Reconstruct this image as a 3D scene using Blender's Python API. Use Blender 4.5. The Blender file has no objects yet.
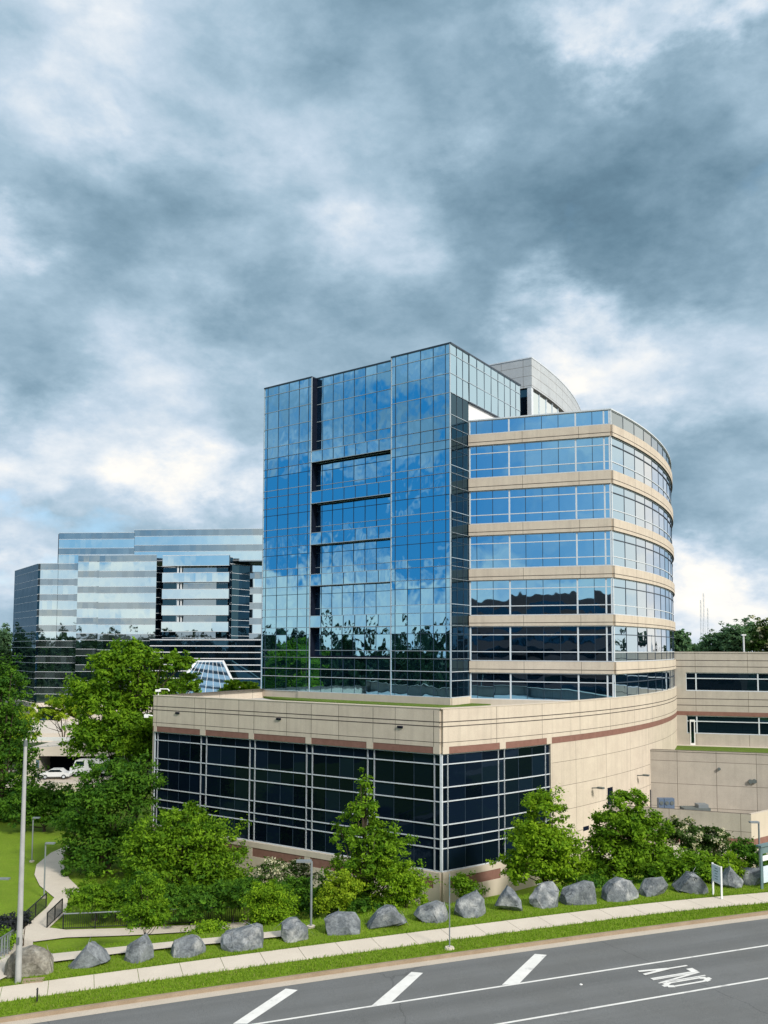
import bpy, math, random
import numpy as np
from mathutils import Vector, Matrix
random.seed(7); rng = np.random.default_rng(11)
R = math.radians
scene = bpy.context.scene
COL = scene.collection
EYE = 15.0
F = 850.0; PCX = 384.0; PCY = 589.4
TH = math.atan(58.8/850); ROLL = .003
CAM = Matrix.Rotation(math.pi/2+TH, 3, 'X') @ Matrix.Rotation(ROLL, 3, 'Z')

# ---------------------------------------------------------------- measuring helpers
def ray(px, py):
    d = CAM @ Vector(((px-PCX)/F, -(py-PCY)/F, -1.0))
    return d / d.y
def at(px, py, Y):
    d = ray(px, py) * Y
    return Vector((d.x, Y, d.z+EYE))
def zat(px, py, Y): return at(px, py, Y).z

# ---------------------------------------------------------------- camera
cd = bpy.data.cameras.new('camera'); cam = bpy.data.objects.new('camera', cd); COL.objects.link(cam)
cam.matrix_world = Matrix.Translation((0, 0, EYE)) @ CAM.to_4x4()
cd.sensor_fit = 'VERTICAL'; cd.sensor_height = 24; cd.lens = F/1024*24
cd.shift_y = (PCY-512)/1024; cd.clip_end = 6000; cd.clip_start = .1
scene.camera = cam

# ---------------------------------------------------------------- node helpers
def new_mat(name):
    m = bpy.data.materials.new(name); m.use_nodes = True
    nt = m.node_tree; nt.nodes.clear()
    out = nt.nodes.new('ShaderNodeOutputMaterial')
    return m, nt, out
def N(nt, t, **kw):
    n = nt.nodes.new(t)
    for k, v in kw.items():
        if k.startswith('i_'): n.inputs[k[2:].replace('_', ' ')].default_value = v
        else: setattr(n, k, v)
    return n
def L(nt, a, b): nt.links.new(a, b)
def mixc(nt, fac, a, b, bt='MIX'):
    n = nt.nodes.new('ShaderNodeMix'); n.data_type = 'RGBA'; n.blend_type = bt
    for i, v in ((0, fac), (6, a), (7, b)):
        if isinstance(v, (int, float)): n.inputs[i].default_value = v
        elif isinstance(v, (tuple, list)): n.inputs[i].default_value = (*v[:3], 1)
        else: nt.links.new(v, n.inputs[i])
    return n.outputs[2]
def mth(nt, op, a, b=None, c=None, clamp=False):
    n = nt.nodes.new('ShaderNodeMath'); n.operation = op; n.use_clamp = clamp
    for i, v in enumerate((a, b, c)):
        if v is None: continue
        if isinstance(v, (int, float)): n.inputs[i].default_value = v
        else: nt.links.new(v, n.inputs[i])
    return n.outputs[0]
def ramp(nt, src, stops):
    n = nt.nodes.new('ShaderNodeValToRGB'); e = n.color_ramp.elements
    while len(e) > 1: e.remove(e[-1])
    e[0].position = stops[0][0]; e[0].color = (*stops[0][1], 1)
    for p, c in stops[1:]:
        x = e.new(p); x.color = (*c, 1)
    nt.links.new(src, n.inputs[0]); return n.outputs[0]
def noise(nt, vec, scale, detail=5, rough=.55, dist=0, out='Fac'):
    n = N(nt, 'ShaderNodeTexNoise'); n.inputs['Scale'].default_value = scale
    n.inputs['Detail'].default_value = detail; n.inputs['Roughness'].default_value = rough
    n.inputs['Distortion'].default_value = dist
    if vec is not None: nt.links.new(vec, n.inputs['Vector'])
    return n.outputs[out]

def surf(name, c1, c2, scale=1.0, rough=.85, bump=.1, bscale=30, spec=.3, metal=0, streak=0, c3=None, c3t=.62, speck=0):
    """rough solid with two-tone mottling, optional vertical rain streaks"""
    m, nt, out = new_mat(name)
    tc = N(nt, 'ShaderNodeTexCoord'); co = tc.outputs['Object']
    a = noise(nt, co, scale, 6, .6)
    a = mth(nt, 'MULTIPLY_ADD', a, 2.2, -.6, True)
    col = mixc(nt, a, c1, c2)
    if streak:
        mp = N(nt, 'ShaderNodeMapping'); mp.inputs['Scale'].default_value = (1.3, 1.3, .09); L(nt, co, mp.inputs['Vector'])
        s = noise(nt, mp.outputs[0], 1.6, 4, .6)
        s = mth(nt, 'MULTIPLY_ADD', s, 3.0, -1.35, True)
        s = mth(nt, 'MULTIPLY', s, streak)
        col = mixc(nt, s, col, tuple(v*.55 for v in c1))
    if c3:
        s = noise(nt, co, scale*.35, 5, .65)
        s = mth(nt, 'MULTIPLY_ADD', mth(nt, 'SUBTRACT', s, c3t), 9, 0, True)
        col = mixc(nt, s, col, c3)
    if speck:
        s = noise(nt, co, bscale*2.5, 2, .5)
        col = mixc(nt, speck, col, ramp(nt, s, [(.35, (.0, .0, .0)), (.65, (1, 1, 1))]), 'OVERLAY')
    b = N(nt, 'ShaderNodeBsdfPrincipled'); L(nt, col, b.inputs['Base Color'])
    b.inputs['Roughness'].default_value = rough; b.inputs['Metallic'].default_value = metal
    b.inputs['Specular IOR Level'].default_value = spec
    if bump:
        bp = N(nt, 'ShaderNodeBump'); bp.inputs['Strength'].default_value = bump; bp.inputs['Distance'].default_value = .05
        L(nt, noise(nt, co, bscale, 4, .6), bp.inputs['Height']); L(nt, bp.outputs[0], b.inputs['Normal'])
    L(nt, b.outputs[0], out.inputs[0]); return m

def panel_mat(name, c1, c2, bw, bh, offs=.0, mort=(.10, .085, .07), msize=.012, streak=.42, rough=.85):
    """precast panels: joints from UV (metres), tone varies per panel"""
    m, nt, out = new_mat(name)
    tc = N(nt, 'ShaderNodeTexCoord'); uv = tc.outputs['UV']; co = tc.outputs['Object']
    br = N(nt, 'ShaderNodeTexBrick'); br.offset = offs; br.inputs['Scale'].default_value = 1
    br.inputs['Brick Width'].default_value = bw; br.inputs['Row Height'].default_value = bh
    br.inputs['Mortar Size'].default_value = msize; br.inputs['Mortar Smooth'].default_value = .1
    br.inputs['Color1'].default_value = (*c1, 1); br.inputs['Color2'].default_value = (*c2, 1)
    br.inputs['Mortar'].default_value = (*mort, 1); br.inputs['Bias'].default_value = 0
    L(nt, uv, br.inputs['Vector']); col = br.outputs['Color']
    a = noise(nt, co, .7, 6, .65)
    col = mixc(nt, .2, col, ramp(nt, a, [(.25, (.25, .25, .25)), (.75, (.78, .77, .75))]), 'OVERLAY')
    mp = N(nt, 'ShaderNodeMapping'); mp.inputs['Scale'].default_value = (1.6, 1.6, .07); L(nt, co, mp.inputs['Vector'])
    s = noise(nt, mp.outputs[0], 1.4, 4, .6)
    s = mth(nt, 'MULTIPLY', mth(nt, 'MULTIPLY_ADD', s, 3.0, -1.4, True), streak)
    col = mixc(nt, s, col, tuple(v*.6 for v in c1))
    fine = noise(nt, co, 22, 3, .6)
    col = mixc(nt, .18, col, ramp(nt, fine, [(.3, (.2, .2, .2)), (.7, (.8, .8, .8))]), 'OVERLAY')
    b = N(nt, 'ShaderNodeBsdfPrincipled'); L(nt, col, b.inputs['Base Color']); b.inputs['Roughness'].default_value = rough
    b.inputs['Specular IOR Level'].default_value = .25
    bp = N(nt, 'ShaderNodeBump'); bp.inputs['Strength'].default_value = .25; bp.inputs['Distance'].default_value = .03
    L(nt, mth(nt, 'ADD', mth(nt, 'MULTIPLY', br.outputs['Fac'], -1), mth(nt, 'MULTIPLY', fine, .3)), bp.inputs['Height'])
    L(nt, bp.outputs[0], b.inputs['Normal'])
    L(nt, b.outputs[0], out.inputs[0]); return m

def glass_mat(name, tint, edge, r0, dark, wob=.02, wscale=.5, rough=.015, r1=.95):
    """mirror-coated curtain wall glass over a dark room, slightly wavy"""
    m, nt, out = new_mat(name)
    tc = N(nt, 'ShaderNodeTexCoord'); co = tc.outputs['Object']
    mp = N(nt, 'ShaderNodeMapping'); mp.inputs['Scale'].default_value = (1, 1, .7); L(nt, co, mp.inputs['Vector'])
    bp = N(nt, 'ShaderNodeBump'); bp.inputs['Strength'].default_value = 1; bp.inputs['Distance'].default_value = wob
    L(nt, noise(nt, mp.outputs[0], wscale, 2, .4), bp.inputs['Height'])
    fr = N(nt, 'ShaderNodeFresnel'); fr.inputs['IOR'].default_value = 1.5
    g = N(nt, 'ShaderNodeBsdfGlossy'); g.inputs['Roughness'].default_value = rough
    L(nt, mixc(nt, mth(nt, 'MULTIPLY_ADD', fr.outputs[0], 5.0, -.2, True), tint, edge), g.inputs['Color'])
    L(nt, bp.outputs[0], g.inputs['Normal'])
    d = N(nt, 'ShaderNodeBsdfDiffuse')
    a = noise(nt, co, .45, 2, .5)
    at_ = N(nt, 'ShaderNodeAttribute', attribute_name='pane')
    dk = mixc(nt, at_.outputs['Fac'], tuple(v*.4 for v in dark), tuple(min(1, v*2.2) for v in dark))
    L(nt, dk, d.inputs['Color'])
    mx = N(nt, 'ShaderNodeMixShader')
    L(nt, mth(nt, 'MULTIPLY_ADD', fr.outputs[0], r1-r0, r0, True), mx.inputs[0])
    L(nt, d.outputs[0], mx.inputs[1]); L(nt, g.outputs[0], mx.inputs[2])
    L(nt, mx.outputs[0], out.inputs[0]); return m

def leaf_mat(name, dark, light, tip=None):
    m, nt, out = new_mat(name)
    at_ = N(nt, 'ShaderNodeAttribute', attribute_name='lc')
    sp = N(nt, 'ShaderNodeSeparateColor'); L(nt, at_.outputs['Color'], sp.inputs[0])
    col = mixc(nt, sp.outputs[0], dark, light)
    if tip: col = mixc(nt, sp.outputs[1], col, tip)
    d = N(nt, 'ShaderNodeBsdfPrincipled'); L(nt, col, d.inputs['Base Color']); d.inputs['Roughness'].default_value = .6
    d.inputs['Specular IOR Level'].default_value = .08
    t = N(nt, 'ShaderNodeBsdfTranslucent'); L(nt, mixc(nt, .5, col, (.9, 1, .25), 'MULTIPLY'), t.inputs['Color'])
    mx = N(nt, 'ShaderNodeMixShader'); mx.inputs[0].default_value = .42
    L(nt, d.outputs[0], mx.inputs[1]); L(nt, t.outputs[0], mx.inputs[2]); L(nt, mx.outputs[0], out.inputs[0]); return m

M = {}
M['beige'] = panel_mat('precast_beige', (.55, .485, .405), (.505, .445, .37), 5.2, 60, msize=.02)
M['beige_wall'] = panel_mat('precast_beige_wall', (.55, .485, .405), (.505, .445, .37), 5.0, 1.95, msize=.016)
M['beige_plain'] = surf('precast_plain', (.51, .45, .375), (.56, .495, .41), .8, .85, .1, 25, streak=.2)
M['grey_pc'] = panel_mat('precast_grey', (.40, .365, .32), (.37, .335, .29), 5.6, 60, msize=.02, streak=.35)
M['retain'] = panel_mat('retaining_concrete', (.42, .385, .335), (.385, .35, .305), 3.5, 2.15, msize=.02, streak=.35)
M['brick'] = surf('brick_red', (.19, .095, .075), (.24, .13, .105), 2.5, .9, .15, 12, streak=.2)
M['groove'] = surf('joint_dark', (.06, .05, .045), (.08, .07, .06), 3, .9, 0)
M['white_metal'] = surf('white_metal', (.60, .62, .64), (.66, .68, .70), 2, .4, 0, spec=.5)
M['mull_light'] = surf('mullion_light', (.50, .55, .60), (.58, .63, .68), 2, .4, 0, spec=.5)
M['mull_mid'] = surf('mullion_mid', (.30, .37, .43), (.36, .43, .49), 2, .4, 0, spec=.5)
M['mull_dark'] = surf('mullion_dark', (.015, .03, .05), (.03, .05, .08), 2, .4, 0)
M['black'] = surf('dark_recess', (.006, .009, .018), (.010, .014, .026), 2, .9, 0, spec=0)  # shade inside recesses and openings put into a near-black colour
M['navy'] = surf('dark_blue_metal', (.01, .015, .035), (.015, .02, .05), 2, .35, 0, spec=.5)
M['roof'] = surf('roof_membrane', (.42, .42, .41), (.5, .5, .49), .5, .9, .1, 8)
M['metal_panel'] = panel_mat('metal_panel', (.42, .455, .485), (.39, .43, .46), 2.6, 1.1, msize=.02, streak=.08, rough=.5)
M['glass_tower'] = glass_mat('tower_glass', (.30, .60, .80), (.86, .92, .97), .80, (.004, .018, .035), .035, .5, r1=.97)
M['glass_wing'] = glass_mat('wing_glass', (.30, .60, .82), (.80, .86, .92), .78, (.004, .015, .035), .018, .4, r1=.97)
M['glass_pod'] = glass_mat('podium_glass', (.10, .17, .26), (.3, .4, .48), .08, (.0025, .006, .013), .01, .5, r1=.6)
M['glass_far'] = glass_mat('far_glass', (.66, .83, .88), (.85, .92, .95), .9, (.02, .04, .06), .02, .2, r1=.97)
M['glass_far_dark'] = glass_mat('far_spandrel_glass', (.44, .54, .59), (.6, .66, .7), .66, (.06, .08, .09), .02, .2, r1=.9)
M['glass_dark'] = glass_mat('dark_tint_or_shade_glass', (.08, .20, .28), (.3, .4, .48), .35, (.003, .008, .015), .02, .3, r1=.8)  # also the shaded copy of the tower and far-building glass
M['skylight'] = glass_mat('skylight_glass', (.5, .68, .85), (.8, .9, .95), .7, (.05, .1, .16), .01, .3)
M['asphalt'] = None
M['walk'] = surf('pavement_concrete', (.52, .465, .39), (.60, .54, .455), .6, .9, .1, 20, speck=.15)
M['kerb'] = surf('kerb_concrete', (.25, .19, .13), (.33, .26, .19), 1.2, .9, .15, 15, streak=.0, speck=.15)
M['gutter'] = surf('gutter_concrete', (.42, .37, .31), (.48, .43, .36), .9, .9, .1, 15, speck=.15)
M['paint'] = surf('road_paint', (.62, .62, .60), (.74, .74, .72), 2.5, .7, .1, 30, c3=(.38, .38, .38), c3t=.60)
def rock_mat(name, dark, light, vein):
    m, nt, out = new_mat(name); tc = N(nt, 'ShaderNodeTexCoord')
    oi = N(nt, 'ShaderNodeObjectInfo'); ad = N(nt, 'ShaderNodeVectorMath', operation='ADD'); L(nt, tc.outputs['Object'], ad.inputs[0])
    sc_ = mth(nt, 'MULTIPLY', oi.outputs['Random'], 40); L(nt, sc_, ad.inputs[1]); co = ad.outputs[0]
    mp = N(nt, 'ShaderNodeMapping'); mp.inputs['Rotation'].default_value = (.4, .7, .3); mp.inputs['Scale'].default_value = (1, 2.6, 1); L(nt, co, mp.inputs[0])
    n1 = mth(nt, 'MULTIPLY_ADD', noise(nt, mp.outputs[0], 1.6, 8, .65, .5), 2.6, -.8, True)
    col = mixc(nt, n1, dark, light)
    n2 = mth(nt, 'MULTIPLY_ADD', noise(nt, co, .8, 5, .6), 7, -3.7, True); col = mixc(nt, mth(nt, 'MULTIPLY', n2, .7), col, vein)
    v = N(nt, 'ShaderNodeTexVoronoi'); v.feature = 'DISTANCE_TO_EDGE'; v.inputs['Scale'].default_value = 1.1
    wv = N(nt, 'ShaderNodeMix'); wv.data_type = 'VECTOR'; wv.inputs[0].default_value = .3; L(nt, mp.outputs[0], wv.inputs[4]); L(nt, noise(nt, co, 2, 4, .6, out='Color'), wv.inputs[5]); L(nt, wv.outputs[1], v.inputs['Vector'])
    ck = mth(nt, 'SUBTRACT', 1, mth(nt, 'MULTIPLY', v.outputs['Distance'], 30, None, True)); ck = mth(nt, 'MULTIPLY', ck, mth(nt, 'MULTIPLY_ADD', noise(nt, co, 1.7, 3, .6), 5, -2.6, True)); col = mixc(nt, mth(nt, 'MULTIPLY', ck, .6), col, tuple(q*.35 for q in dark))
    fi = noise(nt, co, 9, 6, .7); col = mixc(nt, .45, col, ramp(nt, fi, [(.3, (.15,)*3), (.7, (.85,)*3)]), 'OVERLAY')
    b = N(nt, 'ShaderNodeBsdfPrincipled'); L(nt, col, b.inputs['Base Color']); b.inputs['Roughness'].default_value = .75; b.inputs['Specular IOR Level'].default_value = .35
    bp = N(nt, 'ShaderNodeBump'); bp.inputs['Strength'].default_value = .9; bp.inputs['Distance'].default_value = .10
    L(nt, mth(nt, 'ADD', mth(nt, 'MULTIPLY', fi, .5), mth(nt, 'MULTIPLY', ck, -.6)), bp.inputs['Height']); L(nt, bp.outputs[0], b.inputs['Normal'])
    L(nt, b.outputs[0], out.inputs[0]); return m
M['rock'] = rock_mat('boulder_rock', (.055, .068, .082), (.23, .255, .275), (.46, .47, .47))
M['rock_brown'] = rock_mat('boulder_brown', (.08, .075, .06), (.22, .205, .17), (.36, .35, .31))
M['bark'] = surf('bark', (.05, .038, .028), (.09, .07, .05), 3, .95, .5, 14)
M['pole_grey'] = surf('pole_grey', (.30, .31, .31), (.40, .41, .41), 2, .6, .05, 20)
M['pole_dark'] = surf('pole_dark_metal', (.09, .11, .11), (.13, .15, .15), 2, .5, 0)
M['lamp_pole'] = surf('lamp_pole_metal', (.20, .23, .25), (.26, .29, .31), 2, .45, 0, metal=.3)
M['black_rail'] = surf('black_railing', (.012, .014, .016), (.02, .022, .025), 2, .5, 0)
M['white'] = surf('white_paint', (.70, .72, .73), (.76, .78, .79), 2, .4, 0)
M['sign_face'] = surf('sign_face', (.45, .56, .64), (.62, .70, .76), 9, .5, 0)
M['teal'] = surf('teal_paint', (.10, .17, .18), (.14, .21, .22), 2, .5, 0)
M['blue'] = surf('blue_box_paint', (.09, .13, .20), (.12, .17, .25), 2, .5, 0)
M['car_blue'] = surf('car_paint_blue', (.25, .36, .50), (.28, .40, .54), 1, .25, 0, spec=.6)
M['car_white'] = surf('car_paint_white', (.62, .64, .66), (.68, .70, .72), 1, .25, 0, spec=.6)
M['tyre'] = surf('tyre', (.015, .015, .015), (.025, .025, .025), 3, .9, 0)
M['far_concrete'] = surf('street_concrete', (.50, .45, .39), (.58, .53, .47), .2, .9, 0)
M['soil'] = surf('mulch', (.05, .035, .025), (.10, .07, .05), 2, .95, .4, 12)

def grass_mat(name, c1, c2, c3):
    m, nt, out = new_mat(name)
    tc = N(nt, 'ShaderNodeTexCoord'); co = tc.outputs['Object']
    a = mth(nt, 'MULTIPLY_ADD', noise(nt, co, .35, 6, .7), 2.4, -.7, True)
    b_ = mth(nt, 'MULTIPLY_ADD', noise(nt, co, 3.2, 5, .7), 3.0, -1.0, True)
    col = mixc(nt, a, c1, c2); col = mixc(nt, mth(nt, 'MULTIPLY', b_, .5), col, c3)
    dry = mth(nt, 'MULTIPLY_ADD', noise(nt, co, .22, 6, .75), 8, -4.8, True)
    col = mixc(nt, mth(nt, 'MULTIPLY', dry, .45), col, (.24, .23, .07))
    fine = noise(nt, co, 26, 3, .7)
    col = mixc(nt, .6, col, ramp(nt, fine, [(.3, (.08, .08, .08)), (.7, (.9, .9, .9))]), 'OVERLAY')
    b = N(nt, 'ShaderNodeBsdfPrincipled'); L(nt, col, b.inputs['Base Color']); b.inputs['Roughness'].default_value = .85
    b.inputs['Specular IOR Level'].default_value = .1
    bp = N(nt, 'ShaderNodeBump'); bp.inputs['Strength'].default_value = .8; bp.inputs['Distance'].default_value = .08
    L(nt, fine, bp.inputs['Height']); L(nt, bp.outputs[0], b.inputs['Normal'])
    L(nt, b.outputs[0], out.inputs[0]); return m
M['grass'] = grass_mat('lawn', (.12, .215, .014), (.18, .30, .02), (.22, .27, .04))
M['mirror_ground'] = grass_mat('dark_mirrored_ground', (.022, .045, .018), (.04, .07, .025), (.06, .065, .035))  # invented dark outer ground, keeps bright lawn out of the glass reflections
M['sedum'] = grass_mat('green_roof', (.09, .16, .02), (.13, .22, .03), (.12, .13, .04))

def asphalt_mat():
    m, nt, out = new_mat('asphalt')
    tc = N(nt, 'ShaderNodeTexCoord'); co = tc.outputs['Object']
    rot = N(nt, 'ShaderNodeMapping'); rot.inputs['Rotation'].default_value = (0, 0, -math.atan2(850, 2416)); L(nt, co, rot.inputs['Vector'])
    st = N(nt, 'ShaderNodeMapping'); st.inputs['Scale'].default_value = (.03, 1, 1); L(nt, rot.outputs[0], st.inputs['Vector'])
    a = noise(nt, st.outputs[0], .8, 4, .6)
    col = mixc(nt, mth(nt, 'MULTIPLY_ADD', a, 2.4, -.7, True), (.122, .129, .134), (.172, .180, .184))
    b_ = noise(nt, co, .3, 6, .65)
    col = mixc(nt, mth(nt, 'MULTIPLY_ADD', b_, 1.6, -.5, True), col, (.115, .118, .114))
    sp_ = N(nt, 'ShaderNodeSeparateXYZ'); L(nt, rot.outputs[0], sp_.inputs[0])
    trk = mth(nt, 'MULTIPLY_ADD', mth(nt, 'SINE', mth(nt, 'MULTIPLY', sp_.outputs[1], 3.6)), .5, .5)
    col = mixc(nt, mth(nt, 'MULTIPLY', mth(nt, 'MULTIPLY', trk, noise(nt, st.outputs[0], 1.2, 3, .6)), .45), col, (.075, .078, .078))
    so_ = mth(nt, 'MULTIPLY_ADD', noise(nt, co, .9, 4, .7), 9, -5.9, True)
    col = mixc(nt, mth(nt, 'MULTIPLY', so_, .35), col, (.055, .055, .055))
    fine = noise(nt, co, 40, 2, .6)
    col = mixc(nt, .5, col, ramp(nt, fine, [(.3, (.2, .2, .2)), (.7, (.8, .8, .8))]), 'OVERLAY')
    # tar-sealed cracks
    v = N(nt, 'ShaderNodeTexVoronoi'); v.feature = 'DISTANCE_TO_EDGE'; v.inputs['Scale'].default_value = .10
    wn = N(nt, 'ShaderNodeMix'); wn.data_type = 'VECTOR'; wn.inputs[0].default_value = .35
    L(nt, rot.outputs[0], wn.inputs[4]); L(nt, noise(nt, co, 1.2, 4, .6, out='Color'), wn.inputs[5])
    L(nt, wn.outputs[1], v.inputs['Vector'])
    crack = mth(nt, 'MULTIPLY', mth(nt, 'LESS_THAN', v.outputs['Distance'], .0018), .35)
    col = mixc(nt, crack, col, (.04, .04, .042))
    b = N(nt, 'ShaderNodeBsdfPrincipled'); L(nt, col, b.inputs['Base Color']); b.inputs['Roughness'].default_value = .8
    b.inputs['Specular IOR Level'].default_value = .35
    bp = N(nt, 'ShaderNodeBump'); bp.inputs['Strength'].default_value = .3; bp.inputs['Distance'].default_value = .02
    L(nt, fine, bp.inputs['Height']); L(nt, bp.outputs[0], b.inputs['Normal'])
    L(nt, b.outputs[0], out.inputs[0]); return m
M['asphalt'] = asphalt_mat()
M['leaf_mid'] = leaf_mat('foliage_mid', (.030, .11, .010), (.24, .42, .022))
M['leaf_bright'] = leaf_mat('foliage_bright', (.06, .17, .010), (.32, .50, .025))
M['leaf_dark'] = leaf_mat('foliage_dark', (.016, .075, .014), (.13, .28, .022))
M['leaf_lime'] = leaf_mat('foliage_lime', (.10, .21, .012), (.38, .50, .03))
M['leaf_bloom'] = leaf_mat('foliage_blossom', (.03, .07, .014), (.08, .15, .03), (.62, .60, .42))
M['leaf_hazed'] = leaf_mat('foliage_hazed', (.07, .16, .09), (.16, .28, .13))  # distance haze mixed into the leaf colour
M['leaf_purple'] = leaf_mat('foliage_purple', (.02, .025, .035), (.06, .07, .075))

# ---------------------------------------------------------------- mesh building
class MB:
    def __init__(s): s.v = []; s.f = []; s.uv = []; s.pane = []
    def quad(s, a, b, c, d, uv=None, pane=0.):
        i = len(s.v); s.v += [tuple(a), tuple(b), tuple(c), tuple(d)]; s.f.append((i, i+1, i+2, i+3))
        s.uv += uv if uv else [(0, 0)]*4; s.pane += [pane]*4
    def poly(s, pts, uvs=None):
        i = len(s.v); s.v += [tuple(p) for p in pts]; s.f.append(tuple(range(i, i+len(pts))))
        s.uv += uvs if uvs else [(p[0], p[1]) for p in pts]; s.pane += [0]*len(pts)
    def box8(s, p, u0=0, u1=1):   # p: 0-3 bottom ccw, 4-7 top ccw
        for q in ((0, 1, 5, 4), (1, 2, 6, 5), (2, 3, 7, 6), (3, 0, 4, 7), (4, 5, 6, 7), (3, 2, 1, 0)):
            c = [p[k] for k in q]
            s.quad(*c, uv=[(u0, c[0][2]), (u1, c[1][2]), (u1, c[2][2]), (u0, c[3][2])])
    def box(s, c, d, rz=0, rx=0):
        x, y, z = d[0]/2, d[1]/2, d[2]/2
        m = Matrix.Translation(c) @ Matrix.Rotation(rz, 4, 'Z') @ Matrix.Rotation(rx, 4, 'X')
        s.box8([m @ Vector(q) for q in ((-x, -y, -z), (x, -y, -z), (x, y, -z), (-x, y, -z), (-x, -y, z), (x, -y, z), (x, y, z), (-x, y, z))])
    def tube(s, pts, rad, n=8, cap=True):
        if isinstance(rad, (int, float)): rad = [rad]*len(pts)
        pts = [Vector(p) for p in pts]; rings = []
        for k, p in enumerate(pts):
            t = (pts[min(k+1, len(pts)-1)]-pts[max(k-1, 0)]).normalized()
            a = t.cross(Vector((0, 0, 1)))
            if a.length < .05: a = t.cross(Vector((1, 0, 0)))
            a.normalize(); b = t.cross(a).normalized()
            rings.append([p+(a*math.cos(2*math.pi*j/n)+b*math.sin(2*math.pi*j/n))*rad[k] for j in range(n)])
        for k in range(len(pts)-1):
            for j in range(n):
                s.quad(rings[k][j], rings[k][(j+1) % n], rings[k+1][(j+1) % n], rings[k+1][j])
        if cap: s.poly(rings[-1]); s.poly(rings[0][::-1])
    def build(s, name, mat, parent=None, smooth=False, recalc=True):
        me = bpy.data.meshes.new(name); me.from_pydata(s.v, [], s.f)
        uvl = me.uv_layers.new(name='UVMap'); uvl.data.foreach_set('uv', np.array(s.uv, dtype=np.float32).ravel())
        if any(s.pane):
            at_ = me.attributes.new('pane', 'FLOAT', 'POINT'); at_.data.foreach_set('value', np.array(s.pane, dtype=np.float32))
        me.materials.append(mat if not isinstance(mat, str) else M[mat]); me.validate()
        if smooth: me.polygons.foreach_set('use_smooth', [True]*len(me.polygons))
        o = bpy.data.objects.new(name, me); COL.objects.link(o)
        if parent is not None:
            o.parent = parent; w = parent
            off = Vector((0, 0, 0))
            while w is not None: off += w.location; w = w.parent
            o.location = -off
        return o
def tag(o, label=None, cat=None, group=None, kind=None):
    if label: o['label'] = label
    if cat: o['category'] = cat
    if group: o['group'] = group
    if kind: o['kind'] = kind
    return o
def empty(name, loc, label=None, cat=None, group=None):
    o = bpy.data.objects.new(name, None); COL.objects.link(o); o.location = loc
    return tag(o, label, cat, group)
def structure(o): o['kind'] = 'structure'; return o
def copy_tree(o, parent=None):
    c = o.copy(); COL.objects.link(c); c.parent = parent
    for ch in list(o.children): copy_tree(ch, c)
    return c
# NB: parts are modelled in world coordinates; child.location cancels the parent's offset

# ---------------------------------------------------------------- wall paths (walked left to right as seen from outside)
class Line:
    def __init__(s, a, b): s.a = Vector(a[:2]); s.b = Vector(b[:2]); s.len = (s.b-s.a).length; s.d = (s.b-s.a)/s.len; s.n = Vector((s.d.y, -s.d.x)); s.curved = False
    def p(s, t, off=0): return s.a+s.d*t+s.n*off
    def nrm(s, t): return s.n
    def s_px(s, px):
        g = ray(px, 640).x; return (g*s.a.y-s.a.x)/(s.d.x-g*s.d.y)
class Arc:
    def __init__(s, a, h, r, ln): s.a = Vector(a[:2]); s.h = h; s.r = r; s.len = ln; s.curved = True
    def p(s, t, off=0):
        h = s.h+t/s.r
        q = s.a+Vector((s.r*(math.sin(h)-math.sin(s.h)), -s.r*(math.cos(h)-math.cos(s.h))))
        return q+s.nrm(t)*off
    def nrm(s, t): h = s.h+t/s.r; return Vector((math.sin(h), -math.cos(h)))
    def s_px(s, px):
        g = ray(px, 640).x; t = 0
        while t < s.len:
            q = s.p(t)
            if q.x/q.y >= g: return t
            t += .02
        return s.len
def v3(p, z): return Vector((p.x, p.y, z))
def steps(path, s0, s1):
    n = max(1, int(math.ceil((s1-s0)/1.0))) if path.curved else 1
    return [s0+(s1-s0)*k/n for k in range(n+1)]
def hbar(mb, path, s0, s1, z0, z1, out, depth):
    """solid bar along the path; outer face `out` in front of the wall plane"""
    ss = steps(path, s0, s1); i_ = out-depth
    for a, b in zip(ss, ss[1:]):
        A, B, Ai, Bi = path.p(a, out), path.p(b, out), path.p(a, i_), path.p(b, i_)
        mb.quad(v3(A, z0), v3(B, z0), v3(B, z1), v3(A, z1), uv=[(a, z0), (b, z0), (b, z1), (a, z1)])
        mb.quad(v3(A, z1), v3(B, z1), v3(Bi, z1), v3(Ai, z1)); mb.quad(v3(A, z0), v3(Ai, z0), v3(Bi, z0), v3(B, z0))
    for e in (s0, s1):
        A, Ai = path.p(e, out), path.p(e, i_); q = [v3(A, z0), v3(A, z1), v3(Ai, z1), v3(Ai, z0)]
        mb.quad(*(q if e == s0 else q[::-1]), uv=[(0, z0), (0, z1), (depth, z1), (depth, z0)])
def vbar(mb, path, s, z0, z1, w, out, depth): hbar(mb, path, s-w/2, s+w/2, z0, z1, out, depth)
def panes(mb, path, ss, zz, off=0., tilt=.0025):
    for a, b in zip(ss, ss[1:]):
        for z0, z1 in zip(zz, zz[1:]):
            if z1 < z0: z0, z1 = z1, z0
            tx = random.gauss(0, tilt)*(b-a)/2; tz = random.gauss(0, tilt)*(z1-z0)/2
            A0, B0 = path.p(a, off-tx-tz), path.p(b, off+tx-tz); A1, B1 = path.p(a, off-tx+tz), path.p(b, off+tx+tz)
            mb.quad(v3(A0, z0), v3(B0, z0), v3(B1, z1), v3(A1, z1), pane=random.random()*.9+.05)
def even(a, b, step):
    n = max(1, round((b-a)/step)); return [a+(b-a)*k/n for k in range(n+1)]

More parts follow.
